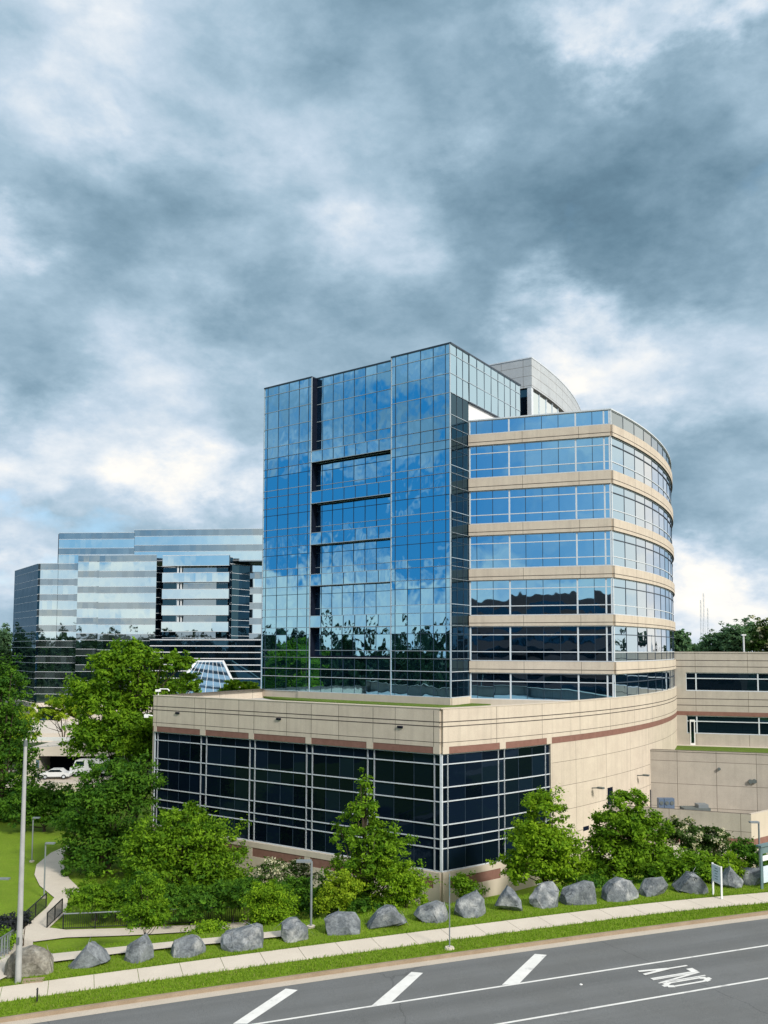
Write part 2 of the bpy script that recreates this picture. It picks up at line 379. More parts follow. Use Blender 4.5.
# ---------------------------------------------------------------- the terrain
U = Vector((2416, 850)).normalized()           # along the road, away to the right
T = Vector((-U.y, U.x))                        # across the road, away from the viewer
TK = 38.0                                      # kerb face (re-fitted below)
def road_z(x, y): 
    s = max(-120, min(150, x*U.x+y*U.y)); return .013*s
def solve_road(px, py):
    d = ray(px, py); Y = 30.
    for _ in range(40): Y = (road_z(d.x*Y, Y)-EYE)/d.z
    return Vector((d.x*Y, Y, road_z(d.x*Y, Y)))
def st(p): return Vector((p.x*U.x+p.y*U.y, p.x*T.x+p.y*T.y))
k1 = st(solve_road(0, 1023)); k2 = st(solve_road(440, 959)); k3 = st(solve_road(768, 914.5))
print('kerb s,t', k1, k2, k3)
def tk(s):   # kerb line, nearly straight
    a, b, c = k1, k2, k3
    s_ = max(min(s, 130), -60)
    la = ((s_-b.x)*(s_-c.x))/((a.x-b.x)*(a.x-c.x)); lb = ((s_-a.x)*(s_-c.x))/((b.x-a.x)*(b.x-c.x)); lc = ((s_-a.x)*(s_-b.x))/((c.x-a.x)*(c.x-b.x))
    q = la*a.y+lb*b.y+lc*c.y
    lin = a.y+(c.y-a.y)*(s_-a.x)/(c.x-a.x)
    w = 1 if a.x-5 < s_ < c.x+5 else max(0, 1-min(abs(s_-a.x), abs(s_-c.x))/15)
    return q*w+lin*(1-w)
def sm(a, b, x):
    t = max(0., min(1., (x-a)/(b-a))); return t*t*(3-2*t)
def walk_in(s): return tk(s)+1.75-1.45*sm(28, 50, s)
def walk_out(s): return tk(s)+3.45-1.25*sm(28, 50, s)
def H(x, y):
    s = x*U.x+y*U.y; t = x*T.x+y*T.y; k = tk(s); u = t-k
    rz = road_z(x, y)
    if u < 0: return rz-.2
    z = rz+.15
    d = 3.6*sm(5.2, 21, u)+.4*min(1, max(0, (u-5)/20))+1.0*sm(20, 90, u)
    far = 1-sm(60, 200, u)*0
    if u > 20: z = z*(1-sm(20, 80, u))          # the grade dies out behind
    z += .35*math.sin(x*.12+1)*math.sin(y*.10)*sm(24, 60, u)
    return z-d
def on_ground(px, py, ymax=400):
    d = ray(px, py); Y = 20.
    while Y < ymax:
        if EYE+d.z*Y <= H(d.x*Y, Y): break
        Y += .5
    lo, hi = Y-.5, Y
    for _ in range(20):
        m = (lo+hi)/2
        if EYE+d.z*m <= H(d.x*m, m): hi = m
        else: lo = m
    return Vector((d.x*hi, hi, H(d.x*hi, hi)))

def axis(fine0, fine1, step, far0, far1):
    a = list(np.arange(fine0, fine1+1e-6, step)); g = step
    lo = [fine0]
    while lo[-1] > far0: g *= 1.25; lo.append(lo[-1]-g)
    g = step; hi = [fine1]
    while hi[-1] < far1: g *= 1.25; hi.append(hi[-1]+g)
    return lo[:0:-1]+a+hi[1:]
def Hg(x, y):
    s = x*U.x+y*U.y; u = x*T.x+y*T.y-tk(s)
    return road_z(x, y)-.2 if -1 < u < 5.0 and -100 < s < 140 else H(x, y)
def make_ground():
    xs = axis(-75, 75, 1.0, -3500, 3500); ys = axis(15, 130, 1.0, -3500, 3800)
    vs = [(x, y, Hg(x, y)) for y in ys for x in xs]; n = len(xs)
    fs = [(j*n+i, j*n+i+1, (j+1)*n+i+1, (j+1)*n+i) for j in range(len(ys)-1) for i in range(n-1)]
    me = bpy.data.meshes.new('ground'); me.from_pydata(vs, [], fs); me.materials.append(M['grass'])
    me.materials.append(M['mirror_ground'])
    for p in me.polygons:
        c_ = p.center
        if not (-80 < c_.x < 90 and 5 < c_.y < 135): p.material_index = 1
    me.polygons.foreach_set('use_smooth', [True]*len(fs))
    o = bpy.data.objects.new('ground', me); COL.objects.link(o); structure(o)
make_ground()
def ribbon(name, fn_in, fn_out, s0, s1, ds, zf, mat, nt_=2, thick=0.0):
    mb = MB(); k = int((s1-s0)/ds)
    P = lambda s, t: (U*s+T*t)
    for i in range(k):
        a, b = s0+i*ds, s0+(i+1)*ds
        for j in range(nt_):
            q = []
            for s, w in ((a, j), (b, j), (b, j+1), (a, j+1)):
                t = fn_in(s)+(fn_out(s)-fn_in(s))*w/nt_; p = P(s, t); q.append(Vector((p.x, p.y, zf(p.x, p.y))))
            mb.quad(*q)
        if thick:
            for fn, flip in ((fn_in, 0), (fn_out, 1)):
                pa, pb = P(a, fn(a)), P(b, fn(b)); A = Vector((pa.x, pa.y, zf(pa.x, pa.y))); B = Vector((pb.x, pb.y, zf(pb.x, pb.y)))
                dz = Vector((0, 0, -thick)); q = [A+dz, B+dz, B, A]; mb.quad(*(q if not flip else q[::-1]))
    return structure(mb.build(name, mat))
ribbon('road', lambda s: tk(s)-36, lambda s: tk(s)-.55, -130, 200, 3, road_z, 'asphalt', 3)
ribbon('gutter', lambda s: tk(s)-.55, lambda s: tk(s), -130, 200, 2, lambda x, y: road_z(x, y)+.004, 'gutter', 1)
ribbon('kerb', lambda s: tk(s), lambda s: tk(s)+.17, -130, 200, 1.5, lambda x, y: road_z(x, y)+.155, 'kerb', 1, .3)
ribbon('verge', lambda s: tk(s)+.17, lambda s: tk(s)+7.2, -95, 135, 1.0, lambda x, y: H(x, y)+(.012 if True else 0), 'grass', 10)
# pavement slabs with open joints
def pavement():
    mb = MB(); s = -60.
    while s < 120:
        a, b = s+.012, s+1.9-.012
        q = []
        for ss_, fn in ((a, walk_in), (b, walk_in), (b, walk_out), (a, walk_out)):
            p = U*ss_+T*fn(ss_); q.append(Vector((p.x, p.y, road_z(p.x, p.y)+.185)))
        lo = [Vector((p.x, p.y, p.z-.12)) for p in q]
        mb.box8(lo+q); s += 1.9
    structure(mb.build('pavement', 'walk'))
pavement()

# road markings
def paint_strip(mb, a, b, w):
    d = (b-a); d.z = 0; d.normalize(); n = Vector((-d.y, d.x, 0))*w/2
    ln = (b-a).length; k = max(1, int(ln/4))
    for i in range(k):
        p, q = a+(b-a)*i/k, a+(b-a)*(i+1)/k
        c = [p-n, q-n, q+n, p+n]; mb.quad(*[Vector((v.x, v.y, road_z(v.x, v.y)+.006)) for v in c])
def extend(p, q, e0, e1):
    d = (q-p).normalized(); return p-d*e0, q+d*e1
for (a, b), nm in ((((440, 995.8), (768, 945.4)), 'lane_line'), (((499.8, 1024), (768, 978.3)), 'lane_line')):
    mb = MB(); A, B = extend(solve_road(*a), solve_road(*b), 60, 60); paint_strip(mb, A, B, .13)
    o = mb.build(nm, 'paint'); structure(o)
for q in (((232.8, 1024), (285.7, 988.7), (297.7, 990.2), (247, 1024)), ((370.6, 1006.6), (411.4, 972), (423, 973), (389.6, 1004)), ((502, 985), (534.8, 954), (546.8, 955), (519, 983.9))):
    mb = MB(); P = [solve_road(*p) for p in q]; mb.poly([Vector((p.x, p.y, p.z+.008)) for p in P]); structure(mb.build('hatch_bar', 'paint'))
def only_text():
    # letters lie along the lane; tops point towards -U, the line runs away from the viewer
    mb = MB()
    c0 = solve_road(640+205/7.68, 940+352/7.68)    # O, left end, near corner
    org = st(solve_road(667, 988.5)); 
    e1 = st(solve_road(716.5, 981.5)); e2 = st(solve_road(640, 971))
    Lh = max(2.0, (e1.x-org.x)); Wt = (e2.y-org.y)
    print('ONLY', Lh, Wt)
    cw = Wt/4
    sk = (e2.x-org.x)/(e2.y-org.y)     # slight slant of the row
    def stroke(i, pts, w=.17):
        for (x0, y0), (x1, y1) in zip(pts, pts[1:]):
            a = Vector((x0, y0)); b = Vector((x1, y1))
            # letter space: x 0..1 across, y 0..1 up ; world: t = x, s = -(y)
            def W(v, dx, dy):
                t = org.y+(i+.12+v.x*.76)*cw+dx; s = org.x+Lh*(1-v.y)+dy
                s += 0; p = U*s+T*t; return Vector((p.x, p.y, road_z(p.x, p.y)+.008))
            dt = (b.x-a.x)*.76*cw; ds = -(b.y-a.y)*Lh; l = math.hypot(dt, ds); nx, ny = -ds/l, dt/l
            hw = .5*(abs(nx)*.125+abs(ny)*.34)*(.72 if i == 1 else 1)
            mb.quad(W(a, nx*hw, ny*hw), W(b, nx*hw, ny*hw), W(b, -nx*hw, -ny*hw), W(a, -nx*hw, -ny*hw))
    stroke(0, [(.25, .06), (.75, .06), (1, .18), (1, .82), (.75, .94), (.25, .94), (0, .82), (0, .18), (.25, .06)])
    stroke(1, [(0, 0), (0, 1)]); stroke(1, [(0, .95), (1, .05)]); stroke(1, [(1, 0), (1, 1)])
    stroke(2, [(0, 0), (0, 1)]); stroke(2, [(0, .06), (1, .06)])
    stroke(3, [(.5, 0), (.5, .45)]); stroke(3, [(.5, .42), (0, 1)]); stroke(3, [(.5, .42), (1, 1)])
    # lift each stroke a hair so that overlaps never share a plane
    for k in range(len(mb.v)): x, y, z = mb.v[k]; mb.v[k] = (x, y, z+.0012*(k//4))
    structure(mb.build('only_marking', 'paint'))
only_text()

# ---------------------------------------------------------------- THE BUILDING
C2 = Vector
E0 = C2(at(441, 709, 62).xy)
ARC = Arc(E0, R(33), 75, 75)
sC = ARC.s_px(613.3); Cc = ARC.p(sC)
dW = C2((.946, -.324)).normalized(); dF = C2((.805, -.593)).normalized(); dR = C2((.553, .833)).normalized()
def hit(px, p, d):   # point where the line p + t d crosses the view ray column px
    g = ray(px, 640).x; t = (g*p.y-p.x)/(d.x-g*d.y); return p+d*t
B0 = hit(469.5, Cc, dW); A0 = hit(451, B0, dR); D0 = hit(261.5, A0, dF)
F0 = hit(156.5, E0, C2((-.840, .542)))
print('A', A0, 'B', B0, 'C', Cc, sC, 'D', D0, 'F', F0)
bld = empty('office_building', (A0.x, A0.y, 15-18.7), 'tall blue mirror-glass office tower with a curved beige banded wing and a beige podium', 'building')
def part(mb, name, mat, parent=bld, **k): return mb.build(name, mat, parent, **k)

TF = Line(D0, A0); TR = Line(A0, A0+dR*15.4)
zA = lambda y: zat(451, y, A0.y)
ROOFZ = EYE-5.35
ztop = zA(343.5)
xl, xs0, xs1, xr = 0, TF.s_px(310), TF.s_px(311.5), TF.s_px(390.5)
LA = TF.len
left_s = [0]+[TF.s_px(q) for q in (265, 276, 286.5, 297, 306.5)]+[xs0]
right_s = [xr]+[TF.s_px(q) for q in (395, 407.5, 420.5, 433.5, 446)]+[LA]
REC = .75
def rec_s(px):  # station on recessed plane for a pixel
    ln = Line(TF.p(0, -REC), TF.p(LA, -REC)); return ln.s_px(px)
mid_s = [xs0]+[rec_s(q) for q in (321, 331.5, 342, 353, 364.5, 376)]+[xr]
mid_flush = even(xs0, xr, 1.5)
sR1 = (B0-A0).length
face_s = even(0, sR1, 1.2)
# floor lines (pixel rows at the tower's near corner)
upper = [343.5, 353.2, 372.8, 392.3, 414, 426.8]
def frames(mb_l, mb_d, path, ss, zz, vis_dark=True, hl=.085, vw=.05, light_v=(), off=0, hthick=None):
    for z in zz: hbar(mb_l, path, ss[0], ss[-1], z-hl/2, z+hl/2, off+.05, .12)
    for s in ss[1:-1]: vbar(mb_d, path, s, zz[-1] if zz[-1] < zz[0] else zz[0], zz[0] if zz[-1] < zz[0] else zz[-1], vw, off+.03, .09)
def band(name, path, ss, ys, off=0, mat='glass_tower', dark_h=(), hl=.05, vw=.05, zs=None, tilt=.006):
    zz = zs if zs else [zA(y) for y in ys]
    mb = MB(); panes(mb, path, ss, zz, off, tilt); o = part(mb, name, mat)
    fl, fd = MB(), MB()
    for k, z in enumerate(zz):
        (hbar(fd, path, ss[0], ss[-1], z-.025, z+.025, off+.035, .09) if k in dark_h else hbar(fl, path, ss[0], ss[-1], z-hl/2, z+hl/2, off+.05, .12))
    lo, hi = min(zz), max(zz)
    for s in ss[1:-1]: vbar(fd, path, s, lo+.04, hi-.04, vw, off+.03, .09)
    if fl.v: part(fl, 'window_frame', 'mull_mid' if ys and ys[0] < 655 else 'mull_light', o)
    if fd.v: part(fd, 'mullion', 'mull_dark', o)
    return o
storeys = [([426.8, 439.2], [439.2, 448.3, 464.5, 472.2]), ([472.2, 485.6], [485.6, 494, 510.7, 518.8]), ([518.8, 532], [532, 541, 557.2, 565.4]),
           ([565.4, 578.3], [578.3, 587.2, 603.7, 612.3]), ([612.3, 625.2], [625.2, 633.4, 651, 659])]
base_rows = [659, 672, 681, 697.8]
up_rows = upper
for path, ss in ((TF, left_s), (TF, right_s), (TR, face_s)):
    if path is TR: band('window_band', path, ss, [343.5, 353.2, 372.8, 392.3]); band('window_band', path, ss, [392.3, 414, 426.8], mat='glass_dark')
    else: band('window_band', path, ss, up_rows)
    for sp, vi in storeys:
        gm_ = 'glass_dark' if path is TR else 'glass_tower'  # right face's shade put into a darker copy of the glass
        band('spandrel_band', path, ss, sp, mat=gm_); band('window_band', path, ss, vi, dark_h=(1,), mat=gm_)
    band('window_band', path, ss, base_rows, vw=.03, mat='glass_dark' if path is TR else 'glass_tower')
# middle bay: set back, spandrels carried across flush
band('window_band', TF, mid_s, up_rows, off=-REC)
for k, (sp, vi) in enumerate(storeys):
    band('window_band', TF, mid_s, vi, off=-REC, dark_h=(1,))
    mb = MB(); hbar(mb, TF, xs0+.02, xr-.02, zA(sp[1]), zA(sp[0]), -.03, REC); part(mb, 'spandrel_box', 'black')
    band('spandrel_band', TF, mid_flush, sp)
band('window_band', TF, mid_flush, base_rows, vw=.03)
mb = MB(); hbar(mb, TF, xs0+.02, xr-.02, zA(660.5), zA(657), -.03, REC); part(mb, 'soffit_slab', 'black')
mb = MB()   # reveals each side of the set-back bay
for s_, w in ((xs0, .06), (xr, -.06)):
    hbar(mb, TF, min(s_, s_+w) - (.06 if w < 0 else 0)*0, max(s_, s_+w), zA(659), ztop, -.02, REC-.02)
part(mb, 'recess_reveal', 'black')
# white vertical corner trims
mb = MB()
for path, s in ((TF, .05), (TF, xs0-.05), (TF, xr+.06), (TF, LA-.04)): vbar(mb, path, s, zA(697.8), ztop, .09, .07, .14)
part(mb, 'corner_trim', 'mull_mid')
# glass box over the wing roof, its step and white wall below
s470 = max(sR1, TR.s_px(470)); TRb = Line(TR.p(0, .12), TR.p(15.4, .12))
tr_s = [s470]+[TR.s_px(q) for q in (477.5, 485, 492, 499, 505.5, 511.5, 517)]+[TR.len]
band('window_band', TR, tr_s, [343.5, 353.2, 372.8, 392.3], off=.06, mat='glass_tower', dark_h=())
if s470 > sR1+.1: band('window_band', TR, [sR1, s470], [343.5, 353.2, 372.8, 392.3])
WTOP = zat(613.3, 409.5, Cc.y)
mb = MB(); hbar(mb, TR, s470, TR.len, WTOP-1.2, zA(392.3)-.05, -.08, .3); part(mb, 'box_wall', 'white_metal')
mb = MB(); hbar(mb, TR, s470, TR.len, zA(392.3)-.12, zA(392.3)-.02, .15, 1.2); part(mb, 'box_soffit', 'mull_dark')
# tower core, roof and coping
def prism(mb, pts, z0, z1):
    n = len(pts)
    mb.poly([(p[0], p[1], z1) for p in pts]); mb.poly([(p[0], p[1], z0) for p in pts[::-1]])
    for i in range(n):
        a, b = pts[i], pts[(i+1) % n]; ln = math.hypot(b[0]-a[0], b[1]-a[1])
        mb.quad((a[0], a[1], z0), (b[0], b[1], z0), (b[0], b[1], z1), (a[0], a[1], z1), uv=[(0, z0), (ln, z0), (ln, z1), (0, z1)])
back = A0+dR*15.4; backD = D0+dR*15.4
i1 = TF.p(.3, -REC-.25); i2 = TF.p(LA-.3, -REC-.25)
core = [TF.p(.25, -.2), TF.p(xs0-.1, -.2), TF.p(xs0-.1, -REC-.2), TF.p(xr+.1, -REC-.2), TF.p(xr+.1, -.2), TF.p(LA-.25, -.2), TR.p(15.3, -.4), backD+dF*.3]
mb = MB(); prism(mb, core, ROOFZ-.2, ztop-.25); part(mb, 'core_wall', 'navy')
rf = [TF.p(-.05, .08), TF.p(xs0, .08), TF.p(xs0, -REC+.08), TF.p(xr, -REC+.08), TF.p(xr, .08), TF.p(LA+.1, .08), TR.p(15.4, .2), backD]
mb = MB(); prism(mb, rf, ztop-.02, ztop+.12); part(mb, 'roof_coping', 'mull_dark')
# left and back faces of the tower (seen only from the side)
TL = Line(backD, D0)
band('window_band', TL, even(0, TL.len, 1.5), [343.5, 372.8, 392.3, 414, 426.8, 439.2, 464.5, 472.2, 485.6, 510.7, 518.8, 532, 557.2, 565.4, 578.3, 603.7, 612.3, 625.2, 651, 659, 672, 697.8])
# concrete plinth under the tower and recess corner
mb = MB()
hbar(mb, TF, TF.s_px(299), LA, ROOFZ-.1, zA(697.8)-.04, .12, .4); hbar(mb, TR, 0, sR1, ROOFZ-.1, zA(697.8)-.04, .12, .4)
part(mb, 'plinth', 'beige_plain')
mb = MB(); hbar(mb, TF, 0, TF.s_px(299), ROOFZ-.1, zA(697.8)-.04, .0, .2); part(mb, 'plinth', 'beige_plain')

# --- wing
WF = Line(B0, Cc); WA = Arc(Cc, R(33)+sC/75, 75, 75-sC)
zC = lambda y: zat(613.3, y, Cc.y)
wrows = [(436.6, 469.8), (484, 518), (531, 565), (578, 614), (626, 661.5), (674.5, 701.5)]
ws = [WF.s_px(q) for q in (470.5, 477.3, 493.5, 510.4, 526.7, 543.6, 560.5, 578.1, 595, 606.9)]+[WF.len]
WLEN = 46; wa = even(0, WLEN, 2.8)
def wing_band(name, path, ss, zz, heavy, hd=(), mat='glass_wing', tilt=.002):
    mb = MB(); panes(mb, path, ss, zz, 0, tilt); o = part(mb, name, mat)
    fl, fd = MB(), MB()
    for k, z in enumerate(zz):
        if k in hd: hbar(fd, path, ss[0], ss[-1], z-.04, z+.04, .06, .12)
        else: hbar(fl, path, ss[0], ss[-1], z-.04, z+.04, .05, .11)
    for k, s in enumerate(ss):
        if k in heavy: vbar(fl, path, min(max(s, .1), ss[-1]-.08), zz[-1]+.04, zz[0]-.04, .14, .06, .12)
        elif 0 < k < len(ss)-1: vbar(fd, path, s, zz[-1]+.04, zz[0]-.04, .05, .03, .08)
    part(fl, 'window_frame', 'mull_light', o)
    if fd.v: part(fd, 'mullion', 'mull_dark', o)
    return o
hv = (0, 3, 7, 9, 10); hva = tuple(range(0, len(wa), 3))
for y0, y1 in wrows:
    a, b = zC(y0), zC(y1)
    fr = (a, a-(a-b)*.24, a-(a-b)*.74, b) if y0 < 670 else (a, a-(a-b)*.32, b)
    wing_band('window_band', WF, ws, fr, hv)
    wing_band('window_band', WA, wa, fr, (0,), hd=(1,))
wing_band('parapet_glass', WF, ws, (zC(409.5)-.05, zC(424)), hv)
wing_band('parapet_glass', WA, wa, (zC(409.5)-.05, zC(424)), (0,), mat='glass_far_dark')
bands_y = [(424, 436.6), (469.8, 484), (518, 531), (565, 578), (614, 626), (661.5, 674.5)]
for y0, y1 in bands_y:
    z1, z0 = zC(y0)-.05, zC(y1)+.05
    mb = MB(); hbar(mb, WF, 0, WF.len, z0, z1, .22, .5); hbar(mb, WA, 0, WLEN, z0, z1, .22, .5)
    o = part(mb, 'spandrel_band', 'beige')
    mb = MB()
    for zz_ in ((z0+(z1-z0)*.30),):
        hbar(mb, WF, 0, WF.len+.2, zz_-.03, zz_+.03, .225, .05); hbar(mb, WA, 0, WLEN, zz_-.03, zz_+.03, .225, .05)
    part(mb, 'joint_line', 'groove', o)
mb = MB(); hbar(mb, WF, 0, WF.len-.25, ROOFZ-.1, zC(701.5)-.04, .2, .4); part(mb, 'plinth', 'beige_plain')
wpts = [B0]+[WF.p(WF.len-.3, -.3)]+[WA.p(s, -.3) for s in np.arange(1, WLEN, 2)]+[C2((20, 135)), back+dR*8]
wpts[0] = WF.p(.1, -.3)
mb = MB(); prism(mb, wpts, ROOFZ-.3, WTOP-.4); part(mb, 'core_wall', 'navy')
wr = [WF.p(0, .08)]+[WF.p(WF.len, .1)]+[WA.p(s, .1) for s in np.arange(1, WLEN, 2)]+[C2((20, 135)), back+dR*8]
mb = MB(); prism(mb, wr, WTOP-.04, WTOP+.04); part(mb, 'roof', 'roof')
mb = MB(); hbar(mb, WF, 0, WF.len+.1, WTOP-.02, WTOP+.10, .13, .3); hbar(mb, WA, 0, WLEN, WTOP-.02, WTOP+.10, .13, .3); part(mb, 'roof_coping', 'mull_light')
# --- penthouse: metal clad screen with a curved right side
ph0 = at(531.5, 358, 92); zph = ph0.z; PC = C2(ph0.xy)
PF = Line(PC+C2((-.86, .51))*14, PC); PA = Arc(PC, R(56), 85, 30)
zpl = zat(531.5, 387, 92)
mb = MB(); hbar(mb, PF, 0, PF.len, zpl, zph, 0, .5); hbar(mb, PA, 0, 30, zpl, zph, 0, .5); ph = part(mb, 'penthouse_screen', 'metal_panel')
mb = MB(); hbar(mb, PF, 0, PF.len, zph, zph+.12, .05, .4); hbar(mb, PA, 0, 30, zph, zph+.12, .05, .4); part(mb, 'coping', 'mull_light', ph)
mb = MB(); panes(mb, PF, even(PF.len-4, PF.len-.5, 1.7), [WTOP, (WTOP+zpl)/2, zpl], -.3); part(mb, 'penthouse_window', 'glass_dark')
mb = MB(); panes(mb, PA, even(.6, 29, 2.2), [WTOP, (WTOP+zpl)/2, zpl], -.3)
o = part(mb, 'penthouse_window', 'glass_far')
mb = MB()
for s in even(.6, 29, 2.2): vbar(mb, PA, s, WTOP, zpl, .1, -.22, .1)
hbar(mb, PA, .5, 29, (WTOP+zpl)/2-.04, (WTOP+zpl)/2+.04, -.22, .1)
part(mb, 'window_frame', 'mull_light', o)
mb = MB(); vbar(mb, PA, .25, WTOP, zpl, .5, -.05, .5); hbar(mb, PF, 0, PF.len-4.2, WTOP, zpl, -.1, .3); part(mb, 'penthouse_pier', 'mull_light')
mb = MB(); prism(mb, [PF.p(0, -.6), PF.p(PF.len-.3, -.6)]+[PA.p(s, -.6) for s in (1, 5, 10, 15, 20, 25, 29)]+[C2((10, 122))], WTOP, zph-.1); part(mb, 'core_wall', 'navy')

# --- podium
PL = Line(F0, E0); zE = lambda y: zat(441, y, 62.)
GZ = EYE-22
piers_px = [(157.5, 160.3), (203.3, 208.7), (251.7, 256.8), (308, 313.7), (368.5, 375), (434.5, 441)]
piers = [(PL.s_px(a), PL.s_px(b)) for a, b in piers_px]; piers[-1] = (piers[-1][0], PL.len)
PLEN = 58
sg = ARC.s_px(548.5)
piers_r = [(0, ARC.s_px(447)), (ARC.s_px(497), ARC.s_px(503)), (ARC.s_px(543.5), sg)]
rows = [754.6, 764.7, 787.8, 802, 825.4, 839.4, 849, 871.7]
zr = [zE(y) for y in rows]
def pod_glass(path, piers_, s_end0):
    ed = [piers_[0][0]]+[q for p in piers_ for q in p]
    marks = sorted(set([round(q, 3) for p in piers_ for q in p]))
    for a, b in zip(marks, marks[1:]):
        narrow = any(abs(a-p[0]) < .01 for p in piers_)
        ss = [a, b] if narrow else even(a, b, 1.5)
        mb = MB(); panes(mb, path, ss, zr, 0, .002); o = part(mb, 'window', 'glass_pod')
        fl, fd = MB(), MB()
        for z in zr: hbar(fl, path, a, b, z-.036, z+.036, .07, .12)
        for k, s in enumerate(ss):
            if k in (0, len(ss)-1): vbar(fl, path, min(max(s, .06), path.len-.03), zr[-1], zr[0], .085, .075, .13)
            else: vbar(fd, path, s, zr[-1], zr[0], .04, .02, .06)
        part(fl, 'window_frame', 'mull_light', o)
        if fd.v: part(fd, 'mullion', 'mull_dark', o)
pod_glass(PL, piers, 0); pod_glass(ARC, piers_r, 0)
# parapet, grooves, brick course, sill and base
ptop = zE(709); zb = zE(747); zg = zE(754.6)+.05; zs = zE(871.7)-.05
mb = MB(); hbar(mb, PL, 0, PL.len, zb, ptop, .22, .55); hbar(mb, ARC, 0, PLEN, zb, ptop, .22, .55); par = part(mb, 'parapet', 'beige')
mb = MB()
for y in (722, 726.6, 742.4):
    z = zE(y); w = .035 if y < 740 else .02
    hbar(mb, PL, 0, PL.len+.22, z-w, z+w, .225, .05); hbar(mb, ARC, 0, PLEN, z-w, z+w, .225, .05)
for p in piers: hbar(mb, PL, p[1]-.02 if p[1] < PL.len-.1 else p[1]-.5, p[1]+.01 if p[1] < PL.len-.1 else p[1]-.47, zb, ptop-.1, .226, .05)
part(mb, 'joint_line', 'groove', par)
mb = MB(); hbar(mb, PL, -.05, PL.len+.2, ptop, ptop+.06, .25, .62); hbar(mb, ARC, -.2, PLEN, ptop+.001, ptop+.061, .25, .62); part(mb, 'parapet_coping', 'beige_plain', par)
def courses(path, marks, a, b, z0, z1, mat, name, out=.2):
    mb = MB(); e = [a]+[q for p in marks for q in p]+[b]
    for s0, s1 in zip(e[::2], e[1::2]):
        if s1-s0 > .05: hbar(mb, path, s0, s1, z0, z1, out, .45)
    part(mb, name, mat)
    for p in marks:
        if p[1]-p[0] <= .05: continue
        mb = MB(); hbar(mb, path, p[0], p[1], z0, z1, out+.02, .47); part(mb, name.replace('brick_course', 'stub_pier').replace('brick_base', 'stub_pier'), 'beige_plain')
courses(PL, piers, 0, PL.len, zg, zb, 'brick', 'brick_course')
pr2 = piers_r[:]
courses(ARC, pr2, 0, PLEN, zg, zb, 'brick', 'brick_course')
zs2, zs3, zs4 = zE(878.6), zE(889), GZ
for path, mk, e in ((PL, piers, PL.len), (ARC, pr2, sg)):
    mb = MB(); hbar(mb, path, 0, e, zs2, zs, .24, .5); part(mb, 'sill_course', 'beige_plain')
    courses(path, mk, 0, e, zs3, zs2, 'brick', 'brick_base')
    mb = MB(); hbar(mb, path, 0, e, zs4, zs3, .23, .5); part(mb, 'base_wall', 'beige_plain')
mb = MB(); hbar(mb, ARC, sg, PLEN, GZ, zg, .17, .5); hw = part(mb, 'curved_wall', 'beige_wall')
mb = MB(); hbar(mb, ARC, sg-.1, sg, zs, zg, .17, .5); part(mb, 'wall_edge', 'beige_plain')
# slots, wall lights on the curved wall
def wall_light(px, py):
    s = ARC.s_px(px); p = ARC.p(s, .17); z = zat(px, py, p.y); n = ARC.nrm(s); q = ARC.p(s, 1.0)
    mb = MB(); mb.tube([v3(p, z), v3(q, z+.12)], .05, 6); mb.box(v3(q, z+.1), (.55, .35, .14), math.atan2(n.y, n.x)); part(mb, 'wall_light', 'pole_dark')
for q in ((588, 788), (633, 775.5)): wall_light(*q)
for px, py, w, h in ((606, 797, 1.0, 1.7), (646.8, 798, .9, 1.7), (581.8, 828, .9, .35)):
    s = ARC.s_px(px); p = ARC.p(s); z = zat(px, py, p.y)
    mb = MB(); hbar(mb, ARC, s-w/2, s+w/2, z-h/2, z+h/2, .176, .1); part(mb, 'wall_vent', 'black')
for px, py in ((181, 713), (281.5, 719), (402, 727)):
    s = PL.s_px(px); p = PL.p(s, .26); mb = MB(); mb.box(v3(p, zat(px, py, p.y)), (.45, .12, .16), math.atan2(PL.d.y, PL.d.x)); part(mb, 'scupper', 'black')
# roof of podium: membrane + planted strip
rp = [PL.p(0, -.3)]+[PL.p(PL.len-.3, -.3)]+[ARC.p(s, -.3) for s in np.arange(1, PLEN, 2)]+[C2((30, 135)), C2((-12, 128))]
mb = MB(); prism(mb, rp, GZ, ROOFZ); part(mb, 'podium_roof', 'roof')
gs = TF.s_px(268)
mb = MB(); ring = [TF.p(gs, .6), TF.p(gs+3, 2.2), TF.p(gs+9, 3.4), TF.p(LA, 3.2), TF.p(LA+3.5, 1.8), WF.p(2.2, .9), WF.p(.5, .4), TR.p(sR1-.2, .35), TR.p(.0, .35), TF.p(LA, .35)]
prism(mb, ring, ROOFZ+.01, ROOFZ+.22); part(mb, 'planted_strip', 'sedum')
mb = MB(); hbar(mb, Line(hit(150, D0+C2((-12, 9)), dF), TF.p(TF.s_px(297), .4)), 0, 30, ROOFZ-.1, ROOFZ+.5, 0, 2.5); 
# left flank of the podium
PLf = Line(F0+C2((.50, .86))*30, F0)
mb = MB(); hbar(mb, PLf, 0, PLf.len, GZ, ptop, .2, .5); part(mb, 'side_wall', 'beige')

